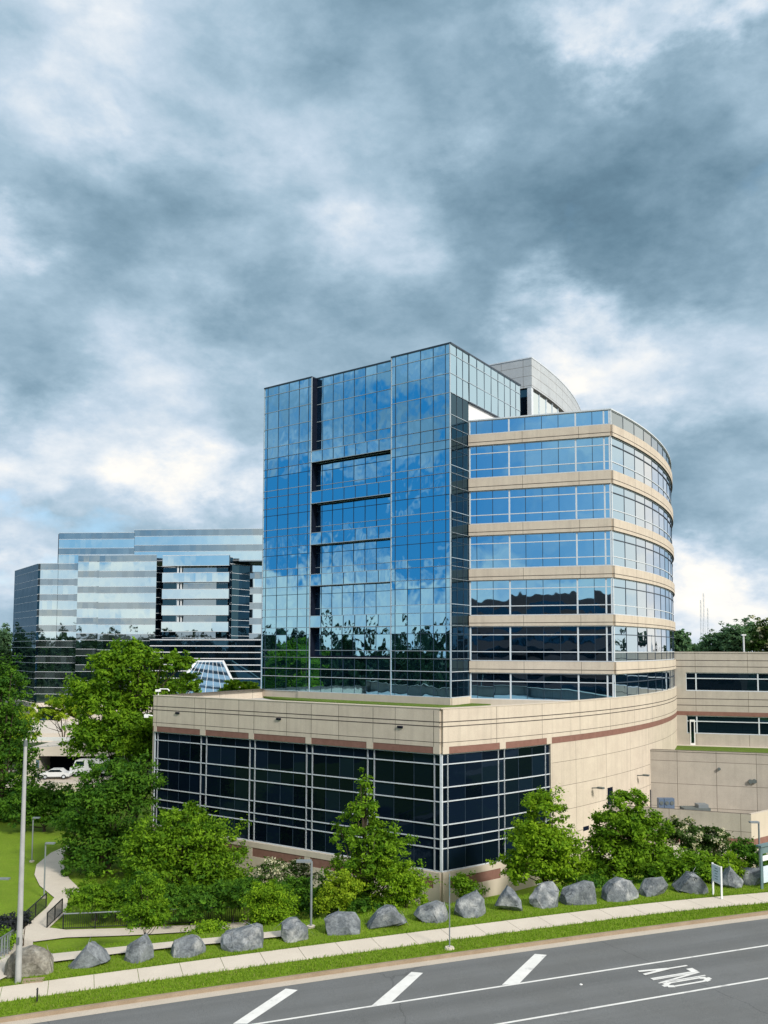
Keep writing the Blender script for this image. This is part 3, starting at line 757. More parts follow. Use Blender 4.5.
# --- lower grey block behind the curved wing
ZB = lambda px, py, Y: zat(px, py, Y)
dB = C2((.964, -.264)).normalized()
b0 = C2(at(672, 700, 99).xy); BL = Line(b0-dB*3, b0+dB*75)
zz = lambda y: zat(690, y, 98)
rowsB = [(653, 672.5, 'w'), (672.5, 691, 'g'), (691, 711.5, 'w'), (711.5, 715.6, 'b'), (715.6, 733.8, 'g'), (733.8, 760, 'w')]
sB = BL.s_px(685)
for y0, y1, kd in rowsB:
    z1, z0 = zz(y0), zz(y1)
    if kd == 'w':
        mb = MB(); hbar(mb, BL, 0, BL.len, z0, z1, .1, .5); o = part(mb, 'block_wall', 'grey_pc')
        mb = MB()
        for k in (.30, .62) if y0 < 700 else (.5,):
            hbar(mb, BL, 0, BL.len, z0+(z1-z0)*k-.04, z0+(z1-z0)*k+.04, .105, .05)
        part(mb, 'joint_line', 'groove', o)
    elif kd == 'b': mb = MB(); hbar(mb, BL, 0, BL.len, z0, z1, .1, .5); part(mb, 'brick_course', 'brick')
    else:
        mb = MB(); hbar(mb, BL, 0, sB, z0, z1, .1, .5); part(mb, 'block_wall', 'grey_pc')
        ss = [sB, sB+1.1]+list(np.arange(sB+1.1+6.6, BL.len, 6.6))
        mb = MB(); panes(mb, BL, ss, [z1, z1-(z1-z0)*.32, z0], -.1); o = part(mb, 'window_band', 'glass_dark')
        mb = MB()
        for z in (z1-.05, z1-(z1-z0)*.32, z0+.05): hbar(mb, BL, sB, ss[-1], z-.05, z+.05, -.02, .12)
        for s in ss: vbar(mb, BL, s, z0, z1, .14, -.015, .12)
        part(mb, 'window_frame', 'mull_light', o)
mb = MB(); hbar(mb, BL, 0, BL.len, zz(653), zz(653)+.15, .16, .7); part(mb, 'roof_coping', 'grey_pc')
mb = MB(); hbar(mb, BL, 0, BL.len, zz(760), zz(653)-.3, -.4, 40); part(mb, 'core_wall', 'navy')
dp = BL.p(BL.s_px(687.5+2), 0); mb = MB(); zd0 = zz(746); hbar(mb, BL, BL.s_px(688), BL.s_px(693), zd0, zz(720), .14, .2); dd = part(mb, 'door', 'white')
mb = MB(); hbar(mb, BL, BL.s_px(689), BL.s_px(692), zd0+.3, zz(722), .15, .05); part(mb, 'door_glass', 'glass_dark', dd)

# ---------------------------------------------------------------- retaining wall with grass terrace
pR = C2(at(655, 750, 83).xy); dRt = C2((.955, -.297)).normalized()
RW = Line(pR-dRt*1.5, pR+dRt*50); zR = zat(655, 750.6, 83)
rw = empty('retaining_wall', (pR.x+6, pR.y-2, -4), 'tall grey concrete panel wall holding up the grass terrace right of the curved wall', 'wall')
mb = MB(); hbar(mb, RW, 0, RW.len, -7, zR, 0, .5); part(mb, 'wall_panels', 'retain', rw)
mb = MB(); hbar(mb, RW, 0, RW.len, zR, zR+.1, .06, .6); part(mb, 'coping', 'retain', rw)
for px, py, r_ in ((716, 769, .14), (746.8, 781.5, .2), (750.6, 781.3, .2)):
    s = RW.s_px(px); p = RW.p(s, .1); mb = MB(); mb.tube([v3(RW.p(s, 0), zat(px, py, p.y)), v3(RW.p(s, .22), zat(px, py, p.y))], r_, 10); part(mb, 'wall_lamp', 'pole_dark', rw)
mb = MB(); q = [RW.p(.5, -.5), RW.p(50, -.5), BL.p(70, .12), BL.p(1, .12)]
prism(mb, q, zR-2.2, zR-1.2); te = mb.build('terrace', 'sedum'); structure(te)
mb = MB(); prism(mb, [BL.p(1, .8), BL.p(70, .8), BL.p(70, .12), BL.p(1, .12)], zR-1.3, zR-1.15); structure(mb.build('terrace_path', 'far_concrete'))
# low loading-yard wall in front
c1 = C2(at(751, 814.5, 71).xy); zL = zat(751, 814.5, 71)
lw = empty('yard_wall', (c1.x, c1.y, -3.5), 'low beige wall with a brick band beneath the tall grey concrete wall', 'wall')
LW1 = Line(c1-C2((.93, -.36)).normalized()*12, c1); LW2 = Line(c1, c1+C2((.80, .60))*14)
zbr1, zbr0 = zat(751, 839.7, 71), zat(751, 848, 71)
for path, nm in ((LW1, 'front_wall'), (LW2, 'side_wall')):
    e1_ = path.len
    mb = MB(); hbar(mb, path, 0, e1_, zbr1, zL, 0, .35); part(mb, nm, 'grey_pc' if path is LW1 else 'beige_plain', lw)
    mb = MB(); hbar(mb, path, 0, e1_, zbr0, zbr1, 0, .35); part(mb, 'brick_course', 'brick', lw)
    mb = MB(); hbar(mb, path, 0, e1_, -6, zbr0, .04, .42); part(mb, 'footing', 'beige_plain', lw)
# things on the yard behind the low wall
yz = zL-.6
mb = MB(); p = at(700, 830, 79); mb.box((p.x, p.y-1, zL-3.2), (24, 15, .5)); o = mb.build('yard_slab', 'far_concrete'); structure(o)
for k, px in enumerate((660.5, 666, 671)):
    p = at(px, 806, 79); u_ = empty('air_conditioner', (p.x, p.y, zL-.7), ('leftmost', 'middle', 'rightmost')[k]+' of the three small blue boxes on the low beige wall yard', 'air conditioner', 'blue boxes in the yard')
    zt_ = zat(px, 798, 79); u_.location.z = zL-2.95
    mb = MB(); mb.box((p.x, p.y, (zt_+zL-2.95)/2), (.46, .6, zt_-zL+2.95)); part(mb, 'casing', 'blue', u_)
    mb = MB(); mb.tube([(p.x, p.y-.31, zt_-.4), (p.x, p.y-.36, zt_-.4)], .17, 12); part(mb, 'fan_grille', 'pole_dark', u_)
p = at(695, 808, 78); zt_ = zat(695, 807, 78); u_ = empty('vent_unit', (p.x, p.y, zL-2.95), 'long flat dark metal vent unit with a raised grey top in the yard', 'vent')
mb = MB(); mb.box((p.x, p.y, (zt_+zL-2.95)/2), (2.4, 1.2, zt_-zL+2.95)); part(mb, 'housing', 'pole_dark', u_)
mb = MB(); mb.box((p.x+.6, p.y, zt_+.15), (.9, 1.0, .3)); part(mb, 'cap', 'lamp_pole', u_)
# ---------------------------------------------------------------- foliage
def leaf_mesh(blobs, n, size, density_pow=.5, flat=.8, tip=0.0, clump=None, seed=1):
    """blobs: (centre, radii, weight). Leaves gathered in clumps through the crown's volume."""
    r = np.random.default_rng(seed); V = []; COLR = []
    w = np.array([b[1][0]*b[1][1]+b[1][0]*b[1][2] for b in blobs]); w = w/w.sum()
    for (c, rad, *_), wt in zip(blobs, w):
        nl = int(n*wt); cr = clump or max(.25, .22*min(rad))
        nc = max(8, int(nl/ (38 if size < .5 else 18)))
        d = r.normal(size=(nc, 3)); d /= np.linalg.norm(d, axis=1)[:, None]
        d[:, 2] = np.where(d[:, 2] < -.55, -d[:, 2]*.5, d[:, 2])
        rr = r.uniform(.30, 1.05, nc)**density_pow
        lobes = 1+.22*np.sin(d[:, 0]*5+c[0])*np.cos(d[:, 2]*6+c[1])+r.normal(0, .13, nc)
        cc = np.array(c)+d*(rr*lobes)[:, None]*np.array(rad)
        ci = r.integers(0, nc, nl)
        crs = cr*r.uniform(.6, 1.35, nc)
        p = cc[ci]+r.normal(size=(nl, 3))*crs[ci][:, None]*np.array([.55, .55, .36])
        outd = p-np.array(c); outd /= (np.linalg.norm(outd, axis=1)[:, None]+1e-6)
        nn = r.normal(size=(nl, 3))*.75+outd*.5+np.array([0, 0, flat]); nn /= np.linalg.norm(nn, axis=1)[:, None]
        a = np.cross(nn, r.normal(size=(nl, 3))); a /= np.linalg.norm(a, axis=1)[:, None]; b = np.cross(nn, a)
        s = (size*r.uniform(.55, 1.3, nl))[:, None]
        q = np.stack([p-a*s*.62, p-b*s*.30+nn*s*.06, p+a*s*.62, p+b*s*.30+nn*s*.06], 1)
        V.append(q.reshape(-1, 3))
        cl = r.uniform(0, 1, nc)[ci]*.55+r.uniform(0, 1, nl)*.45
        tp = ((r.uniform(0, 1, nc)[ci] < tip) & (r.uniform(0, 1, nl) < .65)).astype(float)
        k = np.stack([cl, tp, tp*0, tp*0+1], 1); COLR.append(np.repeat(k, 4, 0))
    return np.concatenate(V), np.concatenate(COLR)
def leaves_obj(name, V, C_, mat, parent=None):
    n = len(V)//4; me = bpy.data.meshes.new(name)
    me.vertices.add(len(V)); me.vertices.foreach_set('co', V.astype(np.float32).ravel())
    me.loops.add(n*4); me.loops.foreach_set('vertex_index', np.arange(n*4, dtype=np.int32))
    me.polygons.add(n); me.polygons.foreach_set('loop_start', np.arange(0, n*4, 4, dtype=np.int32))
    me.update(calc_edges=True)
    at_ = me.attributes.new('lc', 'FLOAT_COLOR', 'POINT'); at_.data.foreach_set('color', C_.astype(np.float32).ravel())
    me.materials.append(M[mat]); o = bpy.data.objects.new(name, me); COL.objects.link(o)
    if parent is not None:
        o.parent = parent; off = Vector((0, 0, 0)); w = parent
        while w is not None: off += w.location; w = w.parent
        o.location = -off
    return o
SEED = [100]
def tree(name, label, cat, Y, blobs_px, n, size, mat, group=None, trunk_px=None, trunk_r=.16, ybase=None, tip=0., depth=1.0, dens=.5, clump=None, zb=None):
    SEED[0] += 1; sc = Y/F; rr = random.Random(SEED[0])
    blobs = []
    for b in blobs_px:
        dy = b[4] if len(b) > 4 else rr.uniform(-.15, .15)*b[2]*sc
        c = at(b[0], b[1], Y); blobs.append(((c.x, Y+dy, c.z), (b[2]*sc, b[2]*sc*depth, b[3]*sc)))
    tx = at(trunk_px if trunk_px is not None else blobs_px[0][0], 800, Y).x
    gz = H(tx, Y)-.1 if zb is None else zb
    t = empty(name, (tx, Y, gz), label, cat, group)
    V, C_ = leaf_mesh(blobs, int(n*1.3), size*.85, dens, tip=tip, clump=clump, seed=SEED[0]); leaves_obj('crown' if 'tree' in name else 'foliage', V, C_, mat, t)
    mb = MB(); zt = max(b[0][2]+b[1][2]*.3 for b in blobs); top = max(blobs, key=lambda b: b[0][2])[0]
    P = [Vector((tx+(top[0]-tx)*k**1.5+.12*math.sin(k*7)*k, Y+(top[1]-Y)*k, gz+(zt-gz)*k)) for k in (0, .12, .3, .5, .75, 1)]
    mb.tube(P, [trunk_r*1.35, trunk_r, trunk_r*.85, trunk_r*.65, trunk_r*.4, trunk_r*.12], 8)
    if 'tree' not in name:
        mb = MB()
        for b in blobs:
            for k in range(4):
                gx, gy = b[0][0]+rr.uniform(-.2, .2), b[0][1]+rr.uniform(-.2, .2); mb.tube([(gx, gy, H(gx, gy)-.05), (b[0][0]+rr.uniform(-.5, .5)*b[1][0], b[0][1]+rr.uniform(-.4, .4)*b[1][1], b[0][2]+b[1][2]*.3)], [.03, .01], 5)
    for b in (blobs if 'tree' in name else []):
        for k in range(5):
            base = P[rr.choice((1, 2, 3, 4))]; d = Vector((rr.uniform(-1, 1)*b[1][0], rr.uniform(-1, 1)*b[1][1], rr.uniform(-.3, .9)*b[1][2]))*.75
            e = Vector(b[0])+d
            if e.z < base.z: base = P[1]
            mid = base*.5+e*.5+Vector((0, 0, -.1*(e-base).length)); mb.tube([base, mid, e], [trunk_r*.4, trunk_r*.25, .02], 5)
    mb.build('trunk' if 'tree' in name else 'stems', 'bark', t)
    return t

tree('shade_tree', 'tallest broad green tree standing at the left corner of the beige podium', 'tree', 86,
     [(128, 668, 34, 24), (100, 700, 34, 24), (150, 700, 30, 30), (175, 665, 20, 14), (122, 735, 44, 30), (92, 742, 24, 20), (190, 688, 10, 8), (150, 745, 26, 30), (140, 652, 16, 10)], 30000, .42, 'leaf_mid', trunk_px=135, trunk_r=.28)
tree('shade_tree', 'dark green tree below the tallest one, overlapping the left end of the podium windows', 'tree', 74,
     [(110, 800, 38, 34), (90, 830, 30, 34), (135, 790, 26, 30), (110, 770, 24, 14), (78, 860, 18, 20), (118, 850, 36, 30)], 20000, .32, 'leaf_dark', trunk_px=110, trunk_r=.2)
tree('shade_tree', 'wide mid green tree hiding the brick base of the podium left of its middle', 'tree', 67,
     [(185, 845, 42, 32), (160, 875, 40, 30), (210, 868, 36, 32), (182, 818, 26, 12), (150, 850, 26, 26), (225, 885, 26, 22)], 24000, .28, 'leaf_mid', trunk_px=188, trunk_r=.18)
tree('young_tree', 'upright young tree with a loose pointed crown in front of the podium windows', 'tree', 57,
     [(364, 790, 9, 18), (364, 812, 20, 16), (358, 836, 30, 18), (385, 846, 28, 20), (362, 868, 36, 22), (388, 884, 34, 24), (352, 892, 28, 22)], 13500, .235, 'leaf_mid', trunk_px=366, trunk_r=.13, dens=.62)
tree('young_tree', 'bright yellow green oval maple by the right edge of the podium windows', 'tree', 57,
     [(545, 812, 22, 20), (537, 842, 33, 24), (556, 850, 30, 24), (540, 868, 38, 20), (562, 873, 22, 16)], 17000, .25, 'leaf_bright', trunk_px=543, trunk_r=.13)
tree('young_tree', 'dark green tree with a thin open top in front of the curved beige wall', 'tree', 59,
     [(628, 803, 19, 14), (620, 822, 30, 14), (638, 828, 28, 18), (620, 855, 36, 28), (645, 862, 36, 26), (605, 873, 24, 18)], 20000, .26, 'leaf_mid', trunk_px=628, trunk_r=.14, dens=.55)
# shrubs
def shrub(label, Y, blobs, n, size, mat, **k): return tree(k.pop('name', 'shrub'), label, 'shrub', Y, blobs, n, size, mat, trunk_r=.05, **k)
shrub('cream flowering shrub against the low beige wall, beside the dark thin-topped tree', 62, [(680, 838, 26, 18), (705, 850, 20, 16)], 7000, .24, 'leaf_bloom', tip=.3, name='flowering_shrub')
shrub('smaller cream flowering shrub right of the larger flowering one, by the brick band', 61, [(716, 838, 12, 9)], 1800, .22, 'leaf_bloom', tip=.45, name='flowering_shrub')
shrub('low green shrub behind the boulders left of the white two-post sign', 55, [(695, 868, 28, 16), (675, 872, 20, 14)], 6000, .22, 'leaf_mid')
shrub('bright low shrub behind the white two-post sign', 54, [(728, 868, 18, 12), (712, 876, 12, 10)], 4000, .22, 'leaf_bright')
shrub('dark shrub between the two-post sign and the teal board', 58, [(745, 852, 14, 12), (756, 862, 12, 16)], 3000, .22, 'leaf_dark')
shrub('rounded clipped green hedge bush at the bend of the winding path', 60, [(95, 898, 26, 14), (118, 900, 22, 16)], 9000, .2, 'leaf_mid', name='hedge')
shrub('dark mass of bushes behind the black fence under the wide tree', 59, [(165, 900, 26, 18), (205, 903, 30, 18), (235, 895, 22, 18), (140, 890, 20, 16)], 12000, .22, 'leaf_dark', name='hedge')
tree('small_tree', 'small leafy tree in the grass strip in front of the black fence', 'tree', 49.5, [(148, 893, 17, 16), (146, 910, 23, 15), (152, 922, 16, 10)], 7000, .17, 'leaf_mid', trunk_px=148, trunk_r=.06)
shrub('small round dense green bush behind the fifth and sixth boulders', 50, [(268, 900, 19, 17), (272, 912, 23, 21), (266, 928, 17, 12)], 12000, .16, 'leaf_bright', name='round_bush')
shrub('little open bush behind the boulders, left of the round dense bush', 48, [(205, 936, 17, 12), (212, 928, 10, 8)], 3000, .16, 'leaf_bright')
shrub('cream blossoming shrub left of the slim lamp post, below the podium base', 61, [(273, 872, 17, 13), (265, 885, 16, 12)], 3600, .22, 'leaf_bloom', tip=.5, name='flowering_shrub')
shrub('cream blossoming shrub just behind the slim lamp post head', 62, [(299, 870, 10, 9), (303, 884, 14, 14)], 2400, .22, 'leaf_bloom', tip=.4, name='flowering_shrub')
shrub('dark bushes between the slim lamp post and the round dense bush', 57, [(290, 898, 24, 20), (316, 902, 22, 22), (250, 895, 18, 14)], 8000, .21, 'leaf_dark', name='hedge')
shrub('yellow green shrub left of the upright young tree base', 54, [(343, 888, 19, 14), (334, 902, 18, 12)], 4500, .19, 'leaf_lime')
shrub('bright spreading shrub below the podium corner, right of the upright young tree', 55, [(400, 878, 22, 16), (407, 896, 20, 14), (388, 905, 18, 10)], 6500, .19, 'leaf_bright')
shrub('small shrub at the podium corner, right of the plain sign post', 58, [(463, 886, 12, 12), (472, 894, 12, 9)], 2600, .19, 'leaf_mid')
shrub('dark undergrowth behind the boulders under the dark thin-topped tree', 56, [(590, 885, 24, 12), (655, 885, 26, 12)], 5000, .2, 'leaf_dark')
shrub('dark undergrowth below the upright young tree', 55, [(365, 908, 30, 12)], 3500, .2, 'leaf_dark')
shrub('dark purplish shrub by the stair railing at the left edge', 54, [(8, 925, 14, 9), (24, 921, 7, 6)], 2600, .17, 'leaf_purple')
shrub('green shrub on the slope at the far left below the stair railing', 52, [(6, 941, 10, 8)], 1600, .17, 'leaf_mid')
# left edge trees
tree('shade_tree', 'big dark tree cut off by the left edge below the grey glass building', 'tree', 100,
     [(2, 695, 26, 36), (-10, 740, 40, 50), (12, 765, 24, 34), (20, 800, 24, 28), (-8, 815, 32, 26)], 17000, .42, 'leaf_dark', trunk_px=2, trunk_r=.3)
tree('shade_tree', 'small dark tree behind the tall light pole, on the lawn edge', 'tree', 92,
     [(40, 802, 24, 22), (62, 812, 22, 20), (28, 815, 20, 16)], 8000, .36, 'leaf_dark', trunk_px=45, trunk_r=.14)
tree('shade_tree', 'lime green tree at the left edge in front of the grey glass building base', 'tree', 125,
     [(10, 722, 22, 14), (22, 736, 14, 10), (5, 742, 16, 12)], 5000, .5, 'leaf_lime', trunk_px=10, trunk_r=.14)
tree('shade_tree', 'lime green spreading tree in the plaza left of the tallest tree', 'tree', 150,
     [(60, 705, 20, 9), (55, 715, 26, 8), (78, 712, 16, 12)], 5000, .55, 'leaf_lime', trunk_px=62, trunk_r=.16)
tree('shade_tree', 'tree behind the podium roof between the two glass buildings', 'tree', 135,
     [(240, 688, 18, 8), (226, 692, 12, 8), (252, 692, 12, 9)], 4000, .5, 'leaf_bright', trunk_px=240, trunk_r=.16)
tree('shade_tree', 'dark small tree by the glass skylight right of the tallest tree', 'tree', 120,
     [(190, 680, 12, 9), (178, 690, 14, 8)], 2600, .42, 'leaf_mid', trunk_px=186, trunk_r=.14)
# skyline trees
for k, (px, py, rx, rz, Y, lab) in enumerate([(678, 643, 9, 13, 210, 'bushy skyline tree touching the right side of the curved wing'),
        (700, 652, 16, 9, 260, 'low skyline tree under the far lattice masts'), (718, 645, 15, 15, 250, 'mid height skyline tree just right of the lattice masts'),
        (733, 638, 13, 17, 245, 'round skyline tree left of the thin rooftop pole'), (750, 637, 12, 17, 250, 'skyline tree right behind the thin rooftop pole'),
        (766, 636, 13, 19, 235, 'pale leaved skyline tree at the right edge of the picture')]):
    tree('skyline_tree', lab, 'tree', Y, [(px, py, rx, rz), (px+rx*.5, py+rz*.4, rx*.9, rz*.8), (px-rx*.5, py+rz*.5, rx*.8, rz*.7)], 3600, .95, 'leaf_hazed' if k != 5 else 'leaf_bloom', group='trees on the skyline beyond the low grey block', trunk_r=.3, tip=.25 if k == 5 else 0)
for k, (px, py, rx, rz, Y, lab) in enumerate([(2, 640, 12, 14, 300, 'skyline tree rising left of the grey glass building'), (6, 665, 12, 20, 280, 'lower skyline tree beside the dark side of the grey glass building'), (-14, 650, 16, 24, 270, 'skyline tree cut by the left edge')]):
    tree('skyline_tree', lab, 'tree', Y, [(px, py, rx, rz), (px-4, py+rz*.5, rx, rz)], 3000, 1.1, 'leaf_hazed', group='trees on the skyline at the left', trunk_r=.3)
# far woodland, all around (what the mirror glass reflects): one mass
M['leaf_wood'] = leaf_mat('foliage_woodland', (.012, .035, .016), (.035, .075, .028))
def woodland():
    r = np.random.default_rng(5); V = []; C_ = []
    blobs = []
    for k in range(520):
        a = r.uniform(0, 2*math.pi); d = r.uniform(190, 300)
        x, y = d*math.cos(a), d*math.sin(a)
        if y > 40 and abs(x/y) < .56: x, y = x*1.75, y*1.75
        if -140 < x < 160 and 0 < y < 150: continue
        h = (r.uniform(10, 14)+(3 if x < 0 else 0)) if y < 300 else r.uniform(8, 11); blobs.append(((x, y, H(x, y)+h*.75), (r.uniform(8, 12), r.uniform(8, 12), h*.95)))
    V, C_ = leaf_mesh(blobs, 230000, 2.3, .5, clump=1.7, seed=9)
    o = leaves_obj('woodland', V, C_, 'leaf_wood'); o['kind'] = 'stuff'; o['label'] = 'dark belt of woodland around the site mirrored in the glass'
woodland()

# ---------------------------------------------------------------- paths and lawns behind the boulders
def drape(name, strip_l, strip_r, mat, lift=.07, sub=3, zoff=None):
    mb = MB()
    for (a, b), (c, d) in zip(zip(strip_l, strip_r), zip(strip_l[1:], strip_r[1:])):
        P = [on_ground(*q) for q in (a, b, d, c)]
        g = [[(P[0]*(1-i/sub)+P[1]*(i/sub))*(1-j/sub)+(P[3]*(1-i/sub)+P[2]*(i/sub))*(j/sub) for i in range(sub+1)] for j in range(sub+1)]
        for j in range(sub):
            for i in range(sub):
                q = [g[j][i], g[j][i+1], g[j+1][i+1], g[j+1][i]]
                mb.quad(*[Vector((v.x, v.y, H(v.x, v.y)+lift)) for v in q])
    return structure(mb.build(name, mat))
drape('path', [(67.7, 846), (50.8, 853.5), (36.4, 865.4), (34.4, 875.5), (39.8, 886.5), (54.2, 898.4), (45.7, 909.4), (25.4, 927.2)],
      [(71, 850), (63.5, 858.6), (64.5, 870.5), (69.6, 879.8), (81, 890.8), (68, 899.2), (66, 912.8), (49, 928.9)], 'walk')
drape('path', [(25.4, 927.2), (49, 928.9), (66, 931), (125, 929.4), (190, 926.3), (262, 922)], [(17, 937), (34, 943), (66, 938.8), (133, 936.4), (190, 933), (262, 929)], 'walk', .09)
drape('path', [(-12, 948), (17, 936), (33, 943)], [(-12, 985), (10, 972), (31, 956)], 'walk', .11)
drape('path', [(-5, 965), (28, 955), (52.7, 956.3), (121, 949.2), (176, 943.6), (225, 939), (290, 932)], [(-5, 985), (30, 968), (52.7, 964.5), (121, 955.8), (176, 949.6), (225, 945), (290, 938)], 'walk', .13)

def railing(name, label, a, b, h, npk, mat='black_rail', group=None):
    A, B = on_ground(*a), on_ground(*b); r_ = empty(name, A, label, 'railing', group)
    mb = MB(); mb.tube([A+Vector((0, 0, h)), B+Vector((0, 0, h))], .045, 6); part(mb, 'top_rail', 'lamp_pole' if 'fence' in name else mat, r_)
    mb = MB(); mb.tube([A+Vector((0, 0, .12)), B+Vector((0, 0, .12))], .03, 5); part(mb, 'bottom_rail', mat, r_)
    mb = MB()
    for k in range(npk+1):
        p = A+(B-A)*k/npk; mb.tube([p+Vector((0, 0, .1)), p+Vector((0, 0, h))], .014, 4, False)
    part(mb, 'pickets', mat, r_)
    n = max(1, round((B-A).length/2.0))
    for k in range(n+1):
        p = A+(B-A)*k/n; mb = MB(); mb.box((p.x, p.y, p.z+h/2-.1), (.07, .07, h+.2)); part(mb, 'post', mat, r_)
    return r_
railing('metal_fence', 'long black metal fence with thin bars behind the grass strip', (63, 930), (252, 921.5), 1.05, 90)
railing('stair_railing', 'black railing on the left side of the ramp leading to the winding path', (24, 929), (46, 908), 1.05, 30)
railing('stair_railing', 'black railing on the right side of the ramp by the end of the long fence', (47, 929), (62, 914), 1.05, 24)
railing('stair_railing', 'pale short railing at the left edge beside the lower steps', (-6, 962), (15, 944), .95, 3, 'lamp_pole')

# ---------------------------------------------------------------- boulders
def boulder(label, x0, x1, ytop, ybase, mat='rock', shape=0, seed=0):
    cx = (x0+x1)/2; b = on_ground(cx, ybase-1); sc = b.y/F; w = (x1-x0)*sc; h = (ybase-ytop)*sc*.95
    import bmesh
    r = random.Random(seed); bm = bmesh.new()
    # convex hull of scattered corners gives split faces, then bevelled and roughened
    pts = []
    for k in range(9):
        a = r.uniform(0, 2*math.pi); q = r.uniform(.92, 1.1)
        pts.append((math.cos(a)*w/2*q, math.sin(a)*w*.42*q, r.uniform(-.2, .3)*h))
    tops = {0: [(-.3, .75), (0, .97), (.25, .93), (.38, .55)], 1: [(-.2, .6), (-.05, 1.0), (.08, .97), (.34, .45)], 2: [(-.42, .86), (-.1, .97), (.3, 1.0), (.42, .72)], 3: [(-.36, .55), (.05, .8), (.25, .99), (.36, .9)],
            4: [(-.36, .5), (-.22, .85), (.05, 1.0), (.33, .8), (.42, .5)]}[shape]
    for tx, tz in tops:
        for sy in (-1, 1): pts.append((tx*1.12*w+r.uniform(-.03, .03)*w, sy*r.uniform(.08, .26)*w, tz*h*(1 if sy < 0 else r.uniform(.85, 1))))
    vs = [bm.verts.new(p) for p in pts]; bmesh.ops.convex_hull(bm, input=vs)
    for v in [v for v in bm.verts if not v.link_faces]: bm.verts.remove(v)
    for k in range(7):
        dv = Vector((r.uniform(-1, 1), r.uniform(-1.2, .5), r.uniform(.0, .9))).normalized()
        sup = max(v.co.dot(dv) for v in bm.verts); pc = dv*sup*r.uniform(.80, .93)
        bmesh.ops.bisect_plane(bm, geom=list(bm.verts)+list(bm.edges)+list(bm.faces), plane_co=pc, plane_no=dv, clear_outer=True)
        keep = [v.co.copy() for v in bm.verts]; bm.clear(); bmesh.ops.convex_hull(bm, input=[bm.verts.new(q) for q in keep])
        for v in [v for v in bm.verts if not v.link_faces]: bm.verts.remove(v)
    zmx = max(v.co.z for v in bm.verts); xs_ = [v.co.x for v in bm.verts]; kx = w/(max(xs_)-min(xs_)); mx_ = (max(xs_)+min(xs_))/2
    for v in bm.verts: v.co.z *= (h/zmx if v.co.z > 0 else 1); v.co.x = (v.co.x-mx_)*kx
    bmesh.ops.bevel(bm, geom=list(bm.edges), offset=.010*w, segments=1, affect='EDGES')
    bmesh.ops.triangulate(bm, faces=list(bm.faces)); bmesh.ops.subdivide_edges(bm, edges=list(bm.edges), cuts=3, use_grid_fill=True)
    from mathutils import noise as mn
    for v in bm.verts:
        n_ = mn.fractal(v.co*1.6+Vector((seed, 0, 0)), .9, 2.1, 4); v.co += v.co.normalized()*n_*.022*w
        rid = mn.noise(v.co*5+Vector((0, seed, 0))); v.co += v.co.normalized()*rid*.008*w
    me = bpy.data.meshes.new('boulder'); bm.to_mesh(me); bm.free(); me.materials.append(M[mat])
    o = bpy.data.objects.new('boulder', me); COL.objects.link(o); o.location = (b.x, b.y+w*.25, H(b.x, b.y+w*.25)-.06); o.rotation_euler.z = r.uniform(-.25, .25)
    tag(o, label, 'boulder', 'boulders lined up on the grass bank')
bl = [('brownish rounded boulder behind the foot of the tall light pole', 0, 48, 951, 978, 'rock_brown', 4), ('sharp peaked blue grey boulder, next right of the brownish rounded one', 67, 107, 944, 969, 'rock', 1),
 ('blocky pale topped boulder in front of the small leafy tree', 122.5, 151, 937, 964, 'rock', 3), ('small low boulder below the little open bush', 169, 203, 937, 958, 'rock', 0),
 ('wide rough boulder between the little open bush and the round dense bush', 220, 262, 927.5, 951, 'rock', 3), ('squarish boulder with a flat slanting top left of the slim lamp post base', 280, 308, 920, 943, 'rock', 2),
 ('low broad boulder with a flat top just right of the slim lamp post base', 324, 360, 915, 936, 'rock', 2), ('pointed boulder right below the upright young tree', 367, 406, 908, 930, 'rock', 0),
 ('broad lumpy boulder below the podium corner, left of the sign post', 414, 449, 902, 923, 'rock', 4), ('tall split boulder with a pale left face, first right of the sign post', 455, 487, 891.6, 918, 'rock', 3),
 ('dark boulder with pale cracks, between the split boulder and the square one', 495.5, 524, 888, 913, 'rock', 1), ('upright square boulder in front of the bright oval maple', 530.6, 560, 883.5, 908.5, 'rock', 2),
 ('pointed low boulder right of the upright square one', 561, 599, 882, 906.5, 'rock', 3), ('smooth rounded pale boulder below the dark thin-topped tree', 603, 640, 879, 901.5, 'rock', 4),
 ('small knobbly boulder right of the smooth rounded one', 641, 669, 877, 897.5, 'rock', 0), ('long boulder slanting down to the right, left of the two-post sign', 676, 711, 873, 895, 'rock', 1),
 ('grey boulder with a humped top behind the two-post sign', 720, 746, 867, 889, 'rock', 1), ('dark boulder by the foot of the teal framed board', 743, 764, 868, 886, 'rock', 2)]
for k, b in enumerate(bl): boulder(b[0], *b[1:6], shape=b[6], seed=k*3+2)

# ---------------------------------------------------------------- poles, lamps, signs
def ontop(px, py, Y): return at(px, py, Y)
b = on_ground(18, 983); top = at(25.5, 746, b.y)
t = empty('light_pole', b, 'tall pale tapering concrete light pole at the left beside the brownish boulder', 'light pole')
mb = MB(); P = [b+(top-b)*k/10 for k in range(11)]; mb.tube([b-Vector((0, 0, .3))]+P, [.14]+[.14-.065*k/10 for k in range(11)], 14); part(mb, 'shaft', 'pole_grey', t, smooth=True)
mb = MB(); mb.tube([top, top+Vector((0, 0, .25))], [.10, .07], 10); part(mb, 'cap', 'pole_dark', t)
mb = MB(); f_ = b+(top-b)*.18; mb.box((f_.x, f_.y-.17, f_.z), (.12, .05, .3)); part(mb, 'access_plate', 'pole_dark', t)
b = on_ground(449.6, 949); top = at(449, 873.5, b.y)
t = empty('sign_post', b, 'thin metal street sign post seen edge on, on the grass strip by the kerb', 'sign post')
